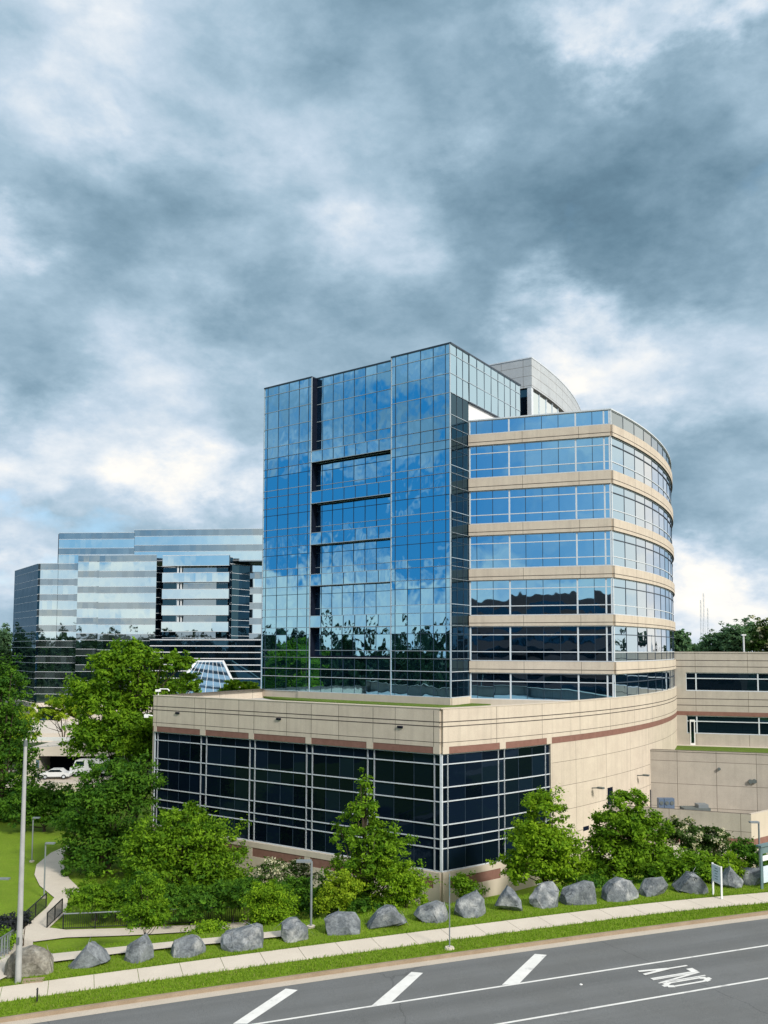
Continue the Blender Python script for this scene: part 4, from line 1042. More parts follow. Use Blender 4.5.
mb = MB(); mb.tube([b, Vector((b.x, b.y, top.z))], .035, 6); part(mb, 'post', 'lamp_pole', t)
mb = MB(); mb.box((b.x, b.y, top.z-.55), (.035, .55, .95), -.04); part(mb, 'sign_plate', 'teal', t)
mb = MB(); mb.tube([b, b+Vector((0, 0, .10))], [.26, .22], 10); part(mb, 'footing', 'walk', t)
def lamp_post(label, bx, by, topy, dirx, L_=.75):
    b = on_ground(bx, by); z = zat(bx, topy, b.y); t = empty('lamp_post', b, label, 'lamp post', 'slim lamp posts along the paths')
    mb = MB(); mb.tube([b, Vector((b.x, b.y, z))], .06, 8); part(mb, 'pole', 'lamp_pole', t)
    mb = MB(); mb.tube([b-Vector((0, 0, .1)), b+Vector((0, 0, .12))], .22, 10); part(mb, 'footing', 'walk', t)
    mb = MB(); mb.box((b.x+dirx*L_/2, b.y, z+.02), (L_, .32, .10)); part(mb, 'lamp_head', 'lamp_pole', t)
    return t
lamp_post('slim lamp post, head to the left, between the squarish and the broad flat boulder', 311, 928, 861.5, -1, .8)
lamp_post('slim lamp post at the bend of the winding path, its head to the right', 44, 898, 843.5, 1, .7)
lamp_post('slim lamp post on the upper lawn beyond the winding path', 31.8, 862, 818, 1, .6)
lamp_post('lamp post cut by the left edge on the lawn, only its head reaching in', -3, 925, 879, 1, .75)
lamp_post('slim lamp post in front of the low beige wall at the right edge', 760, 872, 822.5, -1, .6)
# two-post sign
b1, b2 = on_ground(713.2, 895), on_ground(721.8, 899.5)
t = empty('notice_sign', (b1+b2)/2, 'white two-post sign with a pale blue panel on the grass at the right', 'sign')
h = zat(721, 866.5, b2.y)-b2.z
for p in (b1, b2): mb = MB(); mb.box((p.x, p.y, p.z+h/2-.05), (.09, .09, h+.1)); part(mb, 'post', 'white', t)
d = (b2-b1); mid = (b1+b2)/2; ang = math.atan2(d.y, d.x)
mb = MB(); mb.box((mid.x, mid.y, mid.z+h*.71), (Vector((d.x, d.y)).length+.05, .06, h*.54), ang); pn = part(mb, 'panel', 'white', t)
mb = MB(); mb.box((mid.x+math.sin(ang)*.035, mid.y-math.cos(ang)*.035, mid.z+h*.71), (Vector((d.x, d.y)).length-.12, .02, h*.46), ang); part(mb, 'sign_face', 'sign_face', pn)
# small rendering of its unreadable lines of lettering
mb = MB()
for k in range(5): mb.box((mid.x+math.sin(ang)*.048, mid.y-math.cos(ang)*.048, mid.z+h*(.88-k*.08)), ((.28, .36, .22, .34, .26)[k], .006, .045), ang)
part(mb, 'lettering', 'teal', pn)
# teal board at the right edge
b = on_ground(762, 889); 
t = empty('information_board', b, 'teal framed board with a sloping cap and two panels at the right edge', 'sign')
top = zat(762, 846, b.y); hh = top-b.z; dd_ = Vector((.82, .57, 0)).normalized(); ang = math.atan2(dd_.y, dd_.x)
for k in (0, 2.0): p = b+dd_*k; mb = MB(); mb.box((p.x, p.y, b.z+hh/2-.05), (.13, .13, hh+.1)); part(mb, 'post', 'teal', t)
c = b+dd_*1.0
mb = MB(); mb.box((c.x, c.y, top+.02), (2.5, .35, .10), ang); mb.box((c.x, c.y, top-.28), (2.0, .10, .36), ang); part(mb, 'cap', 'teal', t)
mb = MB(); mb.box((c.x, c.y, b.z+hh*.70), (1.8, .06, .3), ang); part(mb, 'name_strip', 'white', t)
mb = MB(); mb.box((c.x, c.y, b.z+hh*.32), (1.7, .06, hh*.38), ang); part(mb, 'map_panel', 'sign_face', t)
# lump cover and small items by the road
p = on_ground(33, 981.5); mb = MB(); mb.box((p.x, p.y, p.z+.03), (.9, .5, .08), .2); tag(mb.build('utility_cover', 'kerb'), 'flat concrete utility cover in the grass at the foot of the tall light pole', 'cover')
p = solve_road(581, 984.5); mb = MB(); mb.tube([p, p+Vector((0, 0, .025))], [.075, .05], 10); tag(mb.build('road_stud', 'paint'), 'small white road stud in the lane between the hatch bars and the lettering', 'road stud')
p = on_ground(37, 1003); mb = MB(); mb.tube([p, p+Vector((0, 0, .55))], .035, 6); mb.tube([p+Vector((0, 0, .55)), p+Vector((0, 0, .62))], [.05, .02], 6); tag(mb.build('marker_stake', 'black_rail'), 'short dark marker stake in the grass strip at the lower left', 'stake')
# podium roof cameras at the left corner
p = PL.p(.5, .1)
mb = MB(); z = ptop; q = v3(p, z); mb.tube([q, q+Vector((0, 0, .45)), q+Vector((.15, 0, .62)), q+Vector((.9, -.2, .62)), q+Vector((1.05, -.2, .45))], .06, 6); mb.box(q+Vector((.0, -.1, .48)), (.45, .2, .2)); part(mb, 'security_camera', 'white')
mb = MB(); q = v3(PL.p(-.05, .2), zE(716)-.6+0); z = zat(152, 716, p.y); q.z = z; mb.tube([q, q+Vector((-.5, -.1, .1))], .06, 6); mb.box(q+Vector((-.55, -.1, 0)), (.35, .35, .3)); part(mb, 'security_camera', 'white')
# thin pole on the grey block
p = BL.p(BL.s_px(745.5), -1.5); t = empty('roof_mast', (p.x, p.y, zz(653)), 'thin pale pole standing on the roof of the low grey block', 'mast')
mb = MB(); mb.tube([v3(p, zz(654)), v3(p, zat(745.5, 635, p.y))], .09, 6); part(mb, 'pole', 'white_metal', t)
mb = MB(); mb.box(v3(p, zat(745.5, 635, p.y)), (.5, .3, .16)); part(mb, 'pole_cap', 'white_metal', t)
# lattice masts on the horizon
for k, (px, yt, lab) in enumerate([(702, 600, 'leftmost of the three far lattice masts on the right horizon'), (705, 593, 'tallest, central one of the three far lattice masts'), (708.8, 608, 'shortest, right one of the three far lattice masts')]):
    Y = 600; b = at(px, 662, Y); zt = zat(px, yt, Y); t = empty('lattice_mast', b, lab, 'mast', 'far lattice masts')
    mb = MB(); w = 1.1; corners = [Vector((math.cos(a), math.sin(a), 0)) for a in (0, 2.09, 4.19)]
    for c_ in corners: mb.tube([b+c_*w, Vector((b.x, b.y, zt))+c_*w*.4], .09, 4)
    n = 14
    for j in range(n):
        z0, z1 = b.z+(zt-b.z)*j/n, b.z+(zt-b.z)*(j+1)/n; w0, w1 = w*(1-.6*j/n), w*(1-.6*(j+1)/n)
        for i in range(3): mb.tube([Vector((b.x, b.y, z0))+corners[i]*w0, Vector((b.x, b.y, z1))+corners[(i+1) % 3]*w1], .045, 4, False)
    part(mb, 'lattice', 'mull_light', t)  # pale colour stands in for haze over the distance

# ---------------------------------------------------------------- grey glass building at the left
G = empty('glass_building', (at(130, 700, 240).x, 240, -6), 'wide silvery blue stepped glass building with a terraced notch, far left', 'building')
def P2(px, Y): return C2(at(px, 640, Y).xy)
SP = 15.6    # storey in pixels at 236 m
def face(pts, ytop, ybot, Yref, storey=4.35, dark=False, start=.55, gm='glass_far', sm_='glass_far_dark', skip=None):
    path = None
    for a, b in zip(pts, pts[1:]):
        ln = Line(a, b); zt = zat((pts[0].x/pts[0].y)*F+PCX, ytop, pts[0].y); zb_ = zat((pts[0].x/pts[0].y)*F+PCX, ybot, pts[0].y); z = zt; alt = True
        k = 0; hv_ = []
        while z > zb_+.3:
            h = storey*(.42 if alt else .58); z1 = max(zb_, z-h)
            hv_.append((z, z1, alt)); z = z1; alt = not alt
        ss = even(0, ln.len, 1.6)
        for z0, z1, al in hv_:
            mg = MB(); panes(mg, ln, ss, [z1, z0], 0, .0022); o = mg.build('spandrel_band' if al else 'window_band', sm_ if al else gm, G)
            fl = MB(); hbar(fl, ln, 0, ln.len, z0-.05, z0+.05, .06, .12); fl.build('window_frame', 'mull_light', o)
def gprism(pts, z0, z1, mat='navy', nm='core_wall'): mb = MB(); prism(mb, pts, z0, z1); return mb.build(nm, mat, G)
zg_ = lambda y: zat(150, y, 236)
GB = zg_(716)
# outer left wing
a0, a1, a2 = P2(12.5, 262), P2(36, 238.6), P2(57, 240)
face([a0, a1], 571, 712, 236, gm='glass_dark', sm_='glass_dark'); face([P2(36, 239.3), P2(56, 238.9)], 563.5, 703, 236)  # side face's dimness put into a darker glass
face([P2(56, 239.0), P2(132, 237.5)], 533, 703, 240)
face([P2(76, 236.6), P2(98, 235.9)], 555.5, 703, 236)
a7 = P2(97.5, 234.6); a9 = P2(155, 232.6)
face([a7, a9], 555.5, 703, 233); face([P2(131.6, 237.6), P2(275, 233.8)], 530, 562, 250)
# recess of the notch, its darkness put into the glass colour
r0, r1 = P2(153, 240), P2(176, 250); r2, r3 = P2(214, 250), P2(231, 240)
r0 = P2(153, 234.5); r1 = P2(176, 238.5)
face([r0, r1], 566, 703, 245, gm='glass_dark', sm_='glass_dark'); face([P2(175.5, 233.0), P2(215.5, 231.6)], 568, 650, 239)
face([P2(162, 233.4), P2(175.5, 233.0)], 568, 650, 239, gm='glass_dark', sm_='glass_dark'); face([P2(215.5, 231.6), P2(227, 231.1)], 568, 650, 239, gm='glass_dark', sm_='glass_dark'); face([P2(214, 238), P2(231, 234)], 566, 703, 245, gm='glass_dark', sm_='glass_dark')
face([P2(229, 234), P2(249, 241)], 557, 703, 240, gm='glass_dark', sm_='glass_dark'); face([P2(248.5, 241), P2(275, 240)], 557, 703, 243)  # angled face's dark reflection put into its glass colour
# terraces
zc_ = lambda y: zat(190, y, 238)
for k, (y0, y1) in enumerate([(558, 568), (575, 583.8), (591, 600), (607, 616), (623, 632)]):
    ln = Line(P2(161, 232.2), P2(228, 229.8)); mb = MB(); panes(mb, ln, even(0, ln.len, 1.6), [zc_(y1), zc_(y0)], .03, .002); o = mb.build('terrace_front', 'glass_far', G)
    mb = MB(); hbar(mb, ln, 0, ln.len, zc_(y1), zc_(y0)-.05, -.03, .8); mb.build('terrace_slab', 'mull_dark', o)
    mb = MB(); hbar(mb, ln, 0, ln.len, zc_(y0)-.06, zc_(y0)+.1, .08, .2); hbar(mb, ln, 0, ln.len, zc_(y1)-.06, zc_(y1)+.06, .08, .2); mb.build('edge_trim', 'mull_light', o)
    if k:
        for px in (178, 181, 208, 211):
            c_ = at(px, y0, 244); mb = MB(); mb.box((at(px, y0, 232.2).x, 232.2, zc_(y0)+1), (.3, .3, 2.4)); mb.build('terrace_post', 'white_metal', G)
# lower dark storeys of the notch
lnb = Line(P2(150, 230), P2(275, 226)); mb = MB(); zr_ = [zc_(y) for y in (640, 646, 652, 658, 664, 670, 677, 685, 700)]
panes(mb, lnb, even(0, lnb.len, 1.8), zr_, 0, .002); o = mb.build('window_band', 'glass_dark', G)
mb = MB()
for z in zr_[:-1]: hbar(mb, lnb, 0, lnb.len, z-.12, z+.12, .1, .2)
mb.build('window_frame', 'white_metal', o)
mb = MB(); hbar(mb, lnb, 0, lnb.len, zc_(640)-.3, zc_(639), .05, 16); mb.build('terrace_slab', 'mull_dark', G)
# cores behind the glass
gprism([a0+C2((.7, .7)), P2(36.2, 240.2), P2(56, 239.8), P2(60, 262), P2(20, 275)], GB, zg_(564.5))
gprism([P2(76.2, 237.6), P2(98, 236.9), P2(98.5, 235.8), P2(154.5, 233.8), P2(153, 256), P2(77, 262)], GB, zat(150, 556.5, 233))
gprism([P2(55.3, 240.5), P2(131.5, 238.5), P2(131.5, 256), P2(60, 262)], GB, zat(150, 534, 240))
gprism([P2(132, 238.6), P2(275, 234.8), P2(275, 262), P2(131, 262)], zat(190, 562, 238), zat(150, 531, 240))
gprism([P2(231, 236.5), P2(248, 242.5), P2(275, 242), P2(275, 262), P2(232, 262)], GB, zc_(560))
# sloped skylight
q = [at(172, 694, 210), at(238, 693, 210), at(223, 661.5, 224), at(196, 661.5, 224)]
mb = MB(); n = 8
for k in range(n):
    l0, l1 = q[0].lerp(q[1], k/n), q[0].lerp(q[1], (k+1)/n); h0, h1 = q[3].lerp(q[2], k/n), q[3].lerp(q[2], (k+1)/n)
    for j in range(4): mb.quad(l0.lerp(h0, j/4), l1.lerp(h1, j/4), l1.lerp(h1, (j+1)/4), l0.lerp(h0, (j+1)/4), pane=random.random())
sk = mb.build('skylight', 'skylight', G)
mb = MB()
for k in range(n+1): l, h_ = q[0].lerp(q[1], k/n), q[3].lerp(q[2], k/n); mb.tube([l, h_], .42 if k in (0, n) else .06, 5)
mb.tube([q[3], q[2]], .3, 5); mb.build('skylight_bar', 'white_metal', sk)
mb = MB(); mb.poly([q[1], at(240, 693, 225), q[2]]); mb.poly([q[0], q[3], at(170, 693, 225)]); mb.build('skylight_side', 'skylight', sk)
ln = Line(P2(8, 262), P2(36, 234)); ln2 = Line(P2(36, 234), P2(60, 238))
mb = MB(); hbar(mb, ln, 0, ln.len, GB-2, zg_(703), .3, .8); hbar(mb, ln2, 0, ln2.len, GB-2, zg_(703), .3, .8); ln3 = Line(P2(60, 233), P2(275, 225.5)); hbar(mb, ln3, 0, ln3.len, GB-2, zg_(703), .3, .8); mb.build('base_wall', 'far_concrete', G)
mb = MB(); hbar(mb, ln2, 1, ln2.len-1, GB-2, zg_(707), .4, .3); mb.build('ground_window', 'glass_dark', G)

# ---------------------------------------------------------------- street scene far left
def patch(name, pts, mat, lift):
    mb = MB(); mb.poly([Vector((p.x, p.y, H(p.x, p.y)+lift)) for p in (on_ground(*q, 600) for q in pts)]); return structure(mb.build(name, mat))
patch('plaza', [(-20, 745), (130, 740), (120, 722), (20, 720)], 'far_concrete', .12)
patch('street', [(-20, 790), (130, 782), (130, 768), (-20, 772)], 'gutter', .12)
g0 = on_ground(28, 776, 600); GY = g0.y
t = empty('garage_entrance', (at(60, 770, GY).x, GY, g0.z), 'pale concrete ramp building with a wide black opening behind the parked car', 'garage')
zz2 = lambda y: zat(60, y, GY)
X = lambda px: at(px, 700, GY).x
mb = MB(); mb.box(((X(27)+X(40))/2, GY+3, (zz2(749)+g0.z)/2), (X(40)-X(27), 6, zz2(749)-g0.z)); part(mb, 'side_wall', 'far_concrete', t)
mb = MB(); hx = [(X(27), zz2(749)), (X(110), zz2(742)), (X(110), zz2(756)), (X(41), zz2(756)), (X(39), zz2(759)), (X(27), zz2(759))]
i = 0
mb.poly([(x, GY-.1, z) for x, z in hx]); mb.poly([(hx[0][0], GY-.1, hx[0][1]), (hx[1][0], GY-.1, hx[1][1]), (hx[1][0], GY+12, hx[1][1]), (hx[0][0], GY+12, hx[0][1])]); mb.poly([(hx[3][0], GY-.1, hx[3][1]), (hx[2][0], GY-.1, hx[2][1]), (hx[2][0], GY+12, hx[2][1]), (hx[3][0], GY+12, hx[3][1])])
part(mb, 'roof_beam', 'far_concrete', t)
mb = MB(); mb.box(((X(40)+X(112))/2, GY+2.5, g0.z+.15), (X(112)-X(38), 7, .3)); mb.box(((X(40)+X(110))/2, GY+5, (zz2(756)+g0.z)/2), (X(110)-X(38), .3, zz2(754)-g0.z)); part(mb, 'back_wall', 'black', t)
mb = MB(); mb.box(((X(27)+X(120))/2, GY+.1, zz2(741)+.3), (X(120)-X(27), .4, .5)); part(mb, 'upper_kerb', 'white_metal', t)
# planter / terrace walls behind
for (x0, x1, y0, y1, lab) in ((30, 62, 733, 741, 'pale low wall in the plaza right of the lime green left edge tree'), (62, 84, 728, 740, 'pale low wall in the plaza behind the lime spreading tree')):
    g = on_ground((x0+x1)/2, y1, 600); mb = MB(); mb.box((g.x, g.y, (g.z+zat(x0, y0, g.y))/2), ((x1-x0)*g.y/F, 1.0, zat(x0, y0, g.y)-g.z), .1)
    tag(mb.build('plaza_wall', 'far_concrete'), lab, 'wall')
g = on_ground(60, 791, 600); mb = MB(); mb.box((g.x, g.y, (g.z+zat(60, 783, g.y))/2), (100*g.y/F, .5, zat(60, 783, g.y)-g.z), -.05); tag(mb.build('planter_wall', 'far_concrete'), 'low concrete wall along the street in front of the parked car', 'wall')
def car(label, px, py, L_, W_, Hh, rz, mat, name='parked_car', van=False):
    g = on_ground(px, py, 600); z = H(g.x, g.y)+.12; t = empty(name, (g.x, g.y, z), label, 'van' if van else 'car')
    Rm = Matrix.Translation((g.x, g.y, z)) @ Matrix.Rotation(rz, 4, 'Z')
    prof = [(-.5, .25), (-.5, .58), (-.42, .66), (-.28, .70), (-.14, 1.0), (.18, 1.0), (.32, .68), (.46, .60), (.5, .5), (.5, .25)] if not van else [(-.5, .15), (-.5, .95), (-.47, 1), (.28, 1.0), (.36, .95), (.42, .58), (.5, .5), (.5, .15)]
    def ext(mb, pr, w, zs=Hh):
        for sgn in (-1, 1):
            q = [Rm @ Vector((a*L_, sgn*w/2, b_*zs)) for a, b_ in pr]; mb.poly(q if sgn < 0 else q[::-1])
        for (a, b_), (c_, d_) in zip(pr, pr[1:]+pr[:1]): mb.quad(Rm @ Vector((a*L_, -w/2, b_*zs)), Rm @ Vector((a*L_, w/2, b_*zs)), Rm @ Vector((c_*L_, w/2, d_*zs)), Rm @ Vector((c_*L_, -w/2, d_*zs)))
    mb = MB(); ext(mb, prof, W_); part(mb, 'body', mat, t)
    gp = [(-.24, .72), (-.14, .95), (.17, .95), (.27, .72)] if not van else [(.12, .62), (.12, .9), (.33, .9), (.38, .62)]
    mb = MB(); ext(mb, gp, W_+.03); part(mb, 'side_window', 'glass_dark', t)
    for sx in (-.31, .31):
        for sy in (-1, 1):
            c_ = Rm @ Vector((sx*L_, sy*(W_/2-.08), .33)); e_ = Rm @ Vector((sx*L_, sy*(W_/2+.03), .33)); mb = MB(); mb.tube([c_, e_], .33, 14); w_ = part(mb, 'wheel', 'tyre', t)
            e2_ = Rm @ Vector((sx*L_, sy*(W_/2+.04), .33)); mb = MB(); mb.tube([e_, e2_], .19, 10); part(mb, 'rim', 'mull_light', w_)
    for sy in (-1, 1):
        c_ = Rm @ Vector((.5*L_, sy*W_*.34, .48*Hh)); mb = MB(); mb.box(c_, (.06, .34, .14), rz); part(mb, 'headlight', 'white', t)
car('white hatchback with a dark windscreen parked in front of the black garage opening', 56, 779, 4.3, 1.8, 1.45, .1, 'car_white')
car('white van at the right end of the black garage opening', 90, 776, 5.6, 2.0, 2.5, 3.2, 'car_white', 'parked_van', True)
p = on_ground(37, 790, 600); t = empty('plaza_sign', p, 'narrow dark street sign on a post left of the black garage opening', 'sign')
mb = MB(); zt = zat(37, 760, p.y); mb.tube([p, Vector((p.x, p.y, zt))], .06, 6); part(mb, 'post', 'pole_dark', t)
mb = MB(); mb.box((p.x, p.y-.1, zt-.5), (.45, .08, 1.1)); part(mb, 'sign_plate', 'blue', t)
p = on_ground(33, 742, 600); t = empty('plaza_lamp', p, 'pale post in the plaza below the grey glass building', 'lamp post')
mb = MB(); zt = zat(32, 709, p.y); mb.tube([p, Vector((p.x, p.y, zt))], .16, 6); part(mb, 'pole', 'white_metal', t)
mb = MB(); mb.box((p.x, p.y, zt+.1), (.8, .5, .25)); part(mb, 'lamp_head', 'white_metal', t)

# building across the road, behind the viewer (mirrored in the wing's windows)
bb = empty('office_block', (-45, -75, 0), 'plain flat-roofed block across the road, seen only mirrored in the wing windows', 'building')
for (x0, x1, y, h_) in ((-130, -40, -72, 30), (-40, 16, -76, 27)):
    LN = Line(C2((x1, y)), C2((x0, y))); mb = MB(); prism(mb, [(x0, y-20), (x1, y-20), (x1, y), (x0, y)], 0, h_); part(mb, 'wall', 'brick', bb)
    for k in range(int(h_//4)):
        mb = MB(); hbar(mb, LN, 1.5, LN.len-1.5, 1+k*4, 3+k*4, .05, .1); part(mb, 'window_band', 'glass_dark', bb)

# grass blades along the verges: soft uneven edges
def blades():
    n = 70000; r = np.random.default_rng(3); V = np.zeros((n*4, 3)); cl = np.zeros((n*4, 4)); k = 0
    ss = r.uniform(-22, 48, n*2); aa = r.uniform(0, 1, n*2); zone = r.uniform(0, 1, n*2)
    for s, a, z_ in zip(ss, aa, zone):
        if k >= n: break
        if z_ < .38: t = tk(s)+.2+(walk_in(s)-tk(s)-.2)*a; base_ = .15
        else: t = walk_out(s)+a*a*7.5
        x = U.x*s+T.x*t; y = U.y*s+T.y*t; z = H(x, y)
        h = r.uniform(.05, .13)*(1.3 if a < .08 or a > .92 else 1); an = r.uniform(0, 6.28); dx, dy = math.cos(an)*.018, math.sin(an)*.018; lx, ly = r.normal(0, .04, 2)
        V[k*4] = (x-dx, y-dy, z-.01); V[k*4+1] = (x+dx, y+dy, z-.01); V[k*4+2] = (x+lx+dx*.3, y+ly+dy*.3, z+h); V[k*4+3] = (x+lx-dx*.3, y+ly-dy*.3, z+h)
        cl[k*4:k*4+4] = (r.uniform(0, 1), 1 if r.uniform() < .06 else 0, 0, 1); k += 1
    o = leaves_obj('grass', V[:k*4], cl[:k*4], 'leaf_grass'); o['kind'] = 'stuff'; o['label'] = 'short green grass blades on the roadside bank'
M['leaf_grass'] = leaf_mat('grass_blade', (.13, .24, .015), (.24, .38, .03), (.30, .31, .10))
blades()

# ---------------------------------------------------------------- sky
SUN_EL, SUN_AZ = R(38), None
sd = Vector((.52, -.64, .57)).normalized()
w = bpy.data.worlds.new('World'); scene.world = w; w.use_nodes = True; nt = w.node_tree; nt.nodes.clear()
out = nt.nodes.new('ShaderNodeOutputWorld'); bg = nt.nodes.new('ShaderNodeBackground')
tc = N(nt, 'ShaderNodeTexCoord'); D = tc.outputs['Generated']
sep = N(nt, 'ShaderNodeSeparateXYZ'); L(nt, D, sep.inputs[0])
sky = N(nt, 'ShaderNodeTexSky'); sky.sky_type = 'NISHITA'; sky.sun_disc = False
sky.sun_elevation = math.asin(sd.z); sky.sun_rotation = math.atan2(sd.x, sd.y); sky.air_density = 1.2; sky.dust_density = .8; sky.ozone_density = 2
# cloud-sheet coordinates: direction projected on a layer overhead
zc2 = mth(nt, 'ADD', mth(nt, 'MAXIMUM', sep.outputs[2], 0.0), .32)
cx_ = mth(nt, 'DIVIDE', sep.outputs[0], zc2); cy_ = mth(nt, 'DIVIDE', sep.outputs[1], zc2)
cmb = N(nt, 'ShaderNodeCombineXYZ'); L(nt, cx_, cmb.inputs[0]); L(nt, cy_, cmb.inputs[1])
big = noise(nt, cmb.outputs[0], 1.7, 6, .55, .2)
def dmap(sc, loc, rot=(0, 0, 0)):
    m = N(nt, 'ShaderNodeMapping'); m.inputs['Scale'].default_value = sc; m.inputs['Location'].default_value = loc; m.inputs['Rotation'].default_value = rot; L(nt, D, m.inputs[0]); return m.outputs[0]
lump = noise(nt, dmap((1, 1, 1.9), (2.3, 1, 4), (.25, .35, 0)), 5.0, 10, .60, .15)
lump = mth(nt, 'MULTIPLY_ADD', lump, 2.6, -1.3)
lump2 = noise(nt, dmap((1, 1, 1.6), (7, 3, 1), (.3, .2, 0)), 13.0, 9, .64, .2)
lump2 = mth(nt, 'MULTIPLY_ADD', lump2, 2.0, -1.0)
fine = mth(nt, 'ADD', mth(nt, 'MULTIPLY', lump, .33), mth(nt, 'MULTIPLY', lump2, .17))
# warped direction for the placed masses
wn = noise(nt, dmap((1, 1, 1.7), (1, 5, 2)), 7.0, 7, .6, .1, 'Color')
vm = N(nt, 'ShaderNodeVectorMath', operation='MULTIPLY_ADD'); L(nt, wn, vm.inputs[0]); vm.inputs[1].default_value = (.26, .26, .20); L(nt, D, vm.inputs[2])
vs_ = N(nt, 'ShaderNodeVectorMath', operation='SUBTRACT'); L(nt, vm.outputs[0], vs_.inputs[0]); vs_.inputs[1].default_value = (.13, .13, .10)
WD = vs_.outputs[0]
def mass(px, py, r, amp, sq=1.6, dirv=None):
    d = (ray(px, py) if dirv is None else Vector(dirv)).normalized(); rr = r/F if dirv is None else r
    sub = N(nt, 'ShaderNodeVectorMath', operation='SUBTRACT'); L(nt, WD, sub.inputs[0]); sub.inputs[1].default_value = d
    ml = N(nt, 'ShaderNodeVectorMath', operation='MULTIPLY'); L(nt, sub.outputs[0], ml.inputs[0]); ml.inputs[1].default_value = (1, 1, sq)
    ln = N(nt, 'ShaderNodeVectorMath', operation='LENGTH'); L(nt, ml.outputs[0], ln.inputs[0])
    m = N(nt, 'ShaderNodeMapRange'); m.interpolation_type = 'SMOOTHSTEP'; L(nt, ln.outputs['Value'], m.inputs[0])
    m.inputs[1].default_value = rr*1.5; m.inputs[2].default_value = 0; m.inputs[3].default_value = 0; m.inputs[4].default_value = amp
    return m.outputs[0]
MASSES = [(400, 20, 110, -.20), (650, 215, 170, -.26), (520, 150, 110, -.13), (300, 150, 150, -.05), (190, 240, 120, -.12), (90, 180, 90, -.08), (720, 480, 100, -.22), (50, 370, 120, -.20), (250, 320, 90, -.12),
          (700, 120, 110, -.14), (600, 280, 80, -.06), (760, 560, 60, -.10), (480, 280, 120, -.10), (350, 370, 90, -.08),
          (600, 12, 60, .42), (715, 8, 45, .38), (120, 60, 110, .10), (15, 225, 40, .24), (380, 235, 70, .20), (235, 255, 40, .12), (150, 325, 70, .22), (565, 320, 60, .30), (630, 375, 100, .42), (500, 365, 40, .25), (560, 385, 50, .25),
          (140, 430, 100, .26), (225, 480, 70, .34), (20, 460, 80, .30), (740, 600, 110, .45), (690, 570, 50, .2), (170, 500, 60, .2), (0, 560, 70, .3), (440, 170, 40, .12), (30, 20, 140, .10), (250, 60, 150, .09), (330, 170, 110, .08), (60, 130, 100, .08)]
tot = None
for a in MASSES:
    o_ = mass(*a); tot = o_ if tot is None else mth(nt, 'ADD', tot, o_)
# brighter open cloud to the sides, behind and overhead
for dv, r_, am in (((.88, .42, .24), .55, .7), ((.97, .1, .2), .5, .3), ((.7, -.6, .5), .8, .35), ((-.2, -.9, .30), .8, .40), ((0, 0, 1), .7, .35), ((-.97, -.2, .10), .35, .35)):
    tot = mth(nt, 'ADD', tot, mass(0, 0, r_, am, 1.0, dv))
B_ = mth(nt, 'ADD', mth(nt, 'MULTIPLY_ADD', big, .85, .15), fine)
B_ = mth(nt, 'ADD', B_, tot)
# blue gaps
def mass_b(*a, **k): return mass(*a, **k)
bt = None
for a, kw in [((30, 560, 90, .65), {}), ((90, 515, 60, .5), {}), ((735, 470, 60, .2), {}), ((0, 500, 60, .4), {})]:
    o_ = mass(*a, 2.4); bt = o_ if bt is None else mth(nt, 'ADD', bt, o_)
# the clear side of the sky (left and behind): pale cloud low down, open blue above it, broken grey cloud higher
dt = N(nt, 'ShaderNodeVectorMath', operation='DOT_PRODUCT'); L(nt, D, dt.inputs[0]); dt.inputs[1].default_value = Vector((-.86, -.5, 0)).normalized()
side = N(nt, 'ShaderNodeMapRange'); side.interpolation_type = 'SMOOTHSTEP'; L(nt, dt.outputs['Value'], side.inputs[0]); side.inputs[1].default_value = .66; side.inputs[2].default_value = .92
side = side.outputs[0]
el = ramp(nt, sep.outputs[2], [(0, (.30,)*3), (.04, (.30,)*3), (.075, (.42,)*3), (.10, (.57,)*3), (.19, (.62,)*3), (.225, (.50,)*3), (.29, (.44,)*3), (.40, (.44,)*3), (.6, (.5,)*3)])
mq = N(nt, 'ShaderNodeMapping'); mq.inputs['Scale'].default_value = (1, 1, 2.0); L(nt, D, mq.inputs[0])
fn2 = noise(nt, mq.outputs[0], 9.0, 6, .55, .3)
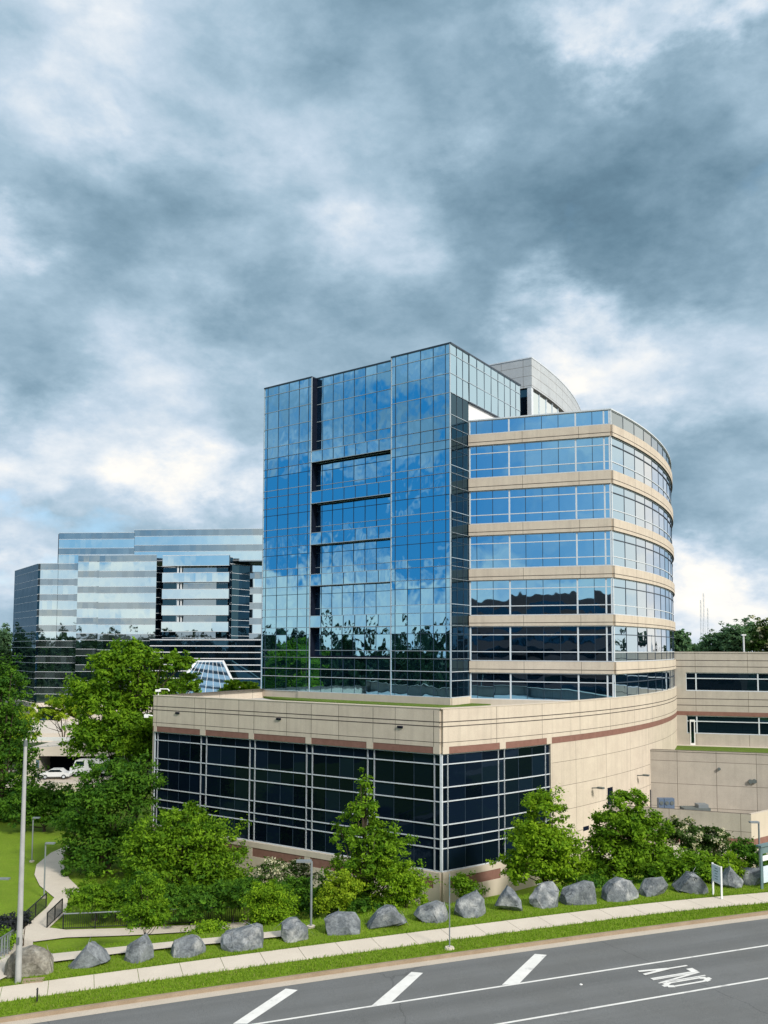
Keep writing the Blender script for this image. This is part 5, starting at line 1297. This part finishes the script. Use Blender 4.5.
gside = mth(nt, 'MULTIPLY_ADD', mth(nt, 'SUBTRACT', el, fn2), 5.5, .5, True)
B_ = mth(nt, 'SUBTRACT', mth(nt, 'ADD', B_, mth(nt, 'MULTIPLY', side, ramp(nt, sep.outputs[2], [(0, (.2,)*3), (.09, (.35,)*3), (.2, (.0,)*3), (.28, (.0,)*3), (.5, (.1,)*3)]))), mth(nt, 'MULTIPLY', side, .16))
cloud = ramp(nt, mth(nt, 'MULTIPLY', B_, .87), [(0, (.062, .115, .165)), (.18, (.110, .190, .255)), (.36, (.19, .29, .37)), (.52, (.29, .40, .49)), (.66, (.42, .51, .60)), (.8, (.60, .64, .68)), (.92, (.76, .74, .70)), (1.0, (.86, .81, .73))])
gap = mth(nt, 'SUBTRACT', bt, mth(nt, 'MULTIPLY_ADD', big, 2.6, -.95))
gap = mth(nt, 'MULTIPLY_ADD', gap, 1.6, .1, True)
gmx = N(nt, 'ShaderNodeMix'); L(nt, side, gmx.inputs[0]); L(nt, gap, gmx.inputs[2]); L(nt, gside, gmx.inputs[3]); gap = gmx.outputs[0]
skc = N(nt, 'ShaderNodeVectorMath', operation='SCALE'); L(nt, sky.outputs[0], skc.inputs[0]); skc.inputs['Scale'].default_value = .13
blue = mixc(nt, .55, skc.outputs[0], (.20, .48, .80)); blue = mixc(nt, mth(nt, 'MULTIPLY', side, .88), blue, (.02, .25, .50))
col = mixc(nt, gap, cloud, blue)
L(nt, col, bg.inputs[0]); bg.inputs[1].default_value = 1.0
L(nt, bg.outputs[0], out.inputs[0])

sl = bpy.data.lights.new('sun', 'SUN'); sl.energy = 3.0; sl.angle = R(9); sl.color = (1, .94, .85)
so = bpy.data.objects.new('sun', sl); COL.objects.link(so); so.rotation_euler = sd.to_track_quat('Z', 'Y').to_euler()
vs = scene.view_settings; vs.view_transform = 'Standard'; vs.look = 'None'; vs.exposure = 0.45; vs.gamma = 1
vs.use_curve_mapping = False
scene.render.engine = 'CYCLES'
scene.cycles.max_bounces = 5
w.cycles.sampling_method = 'MANUAL'; w.cycles.sample_map_resolution = 512
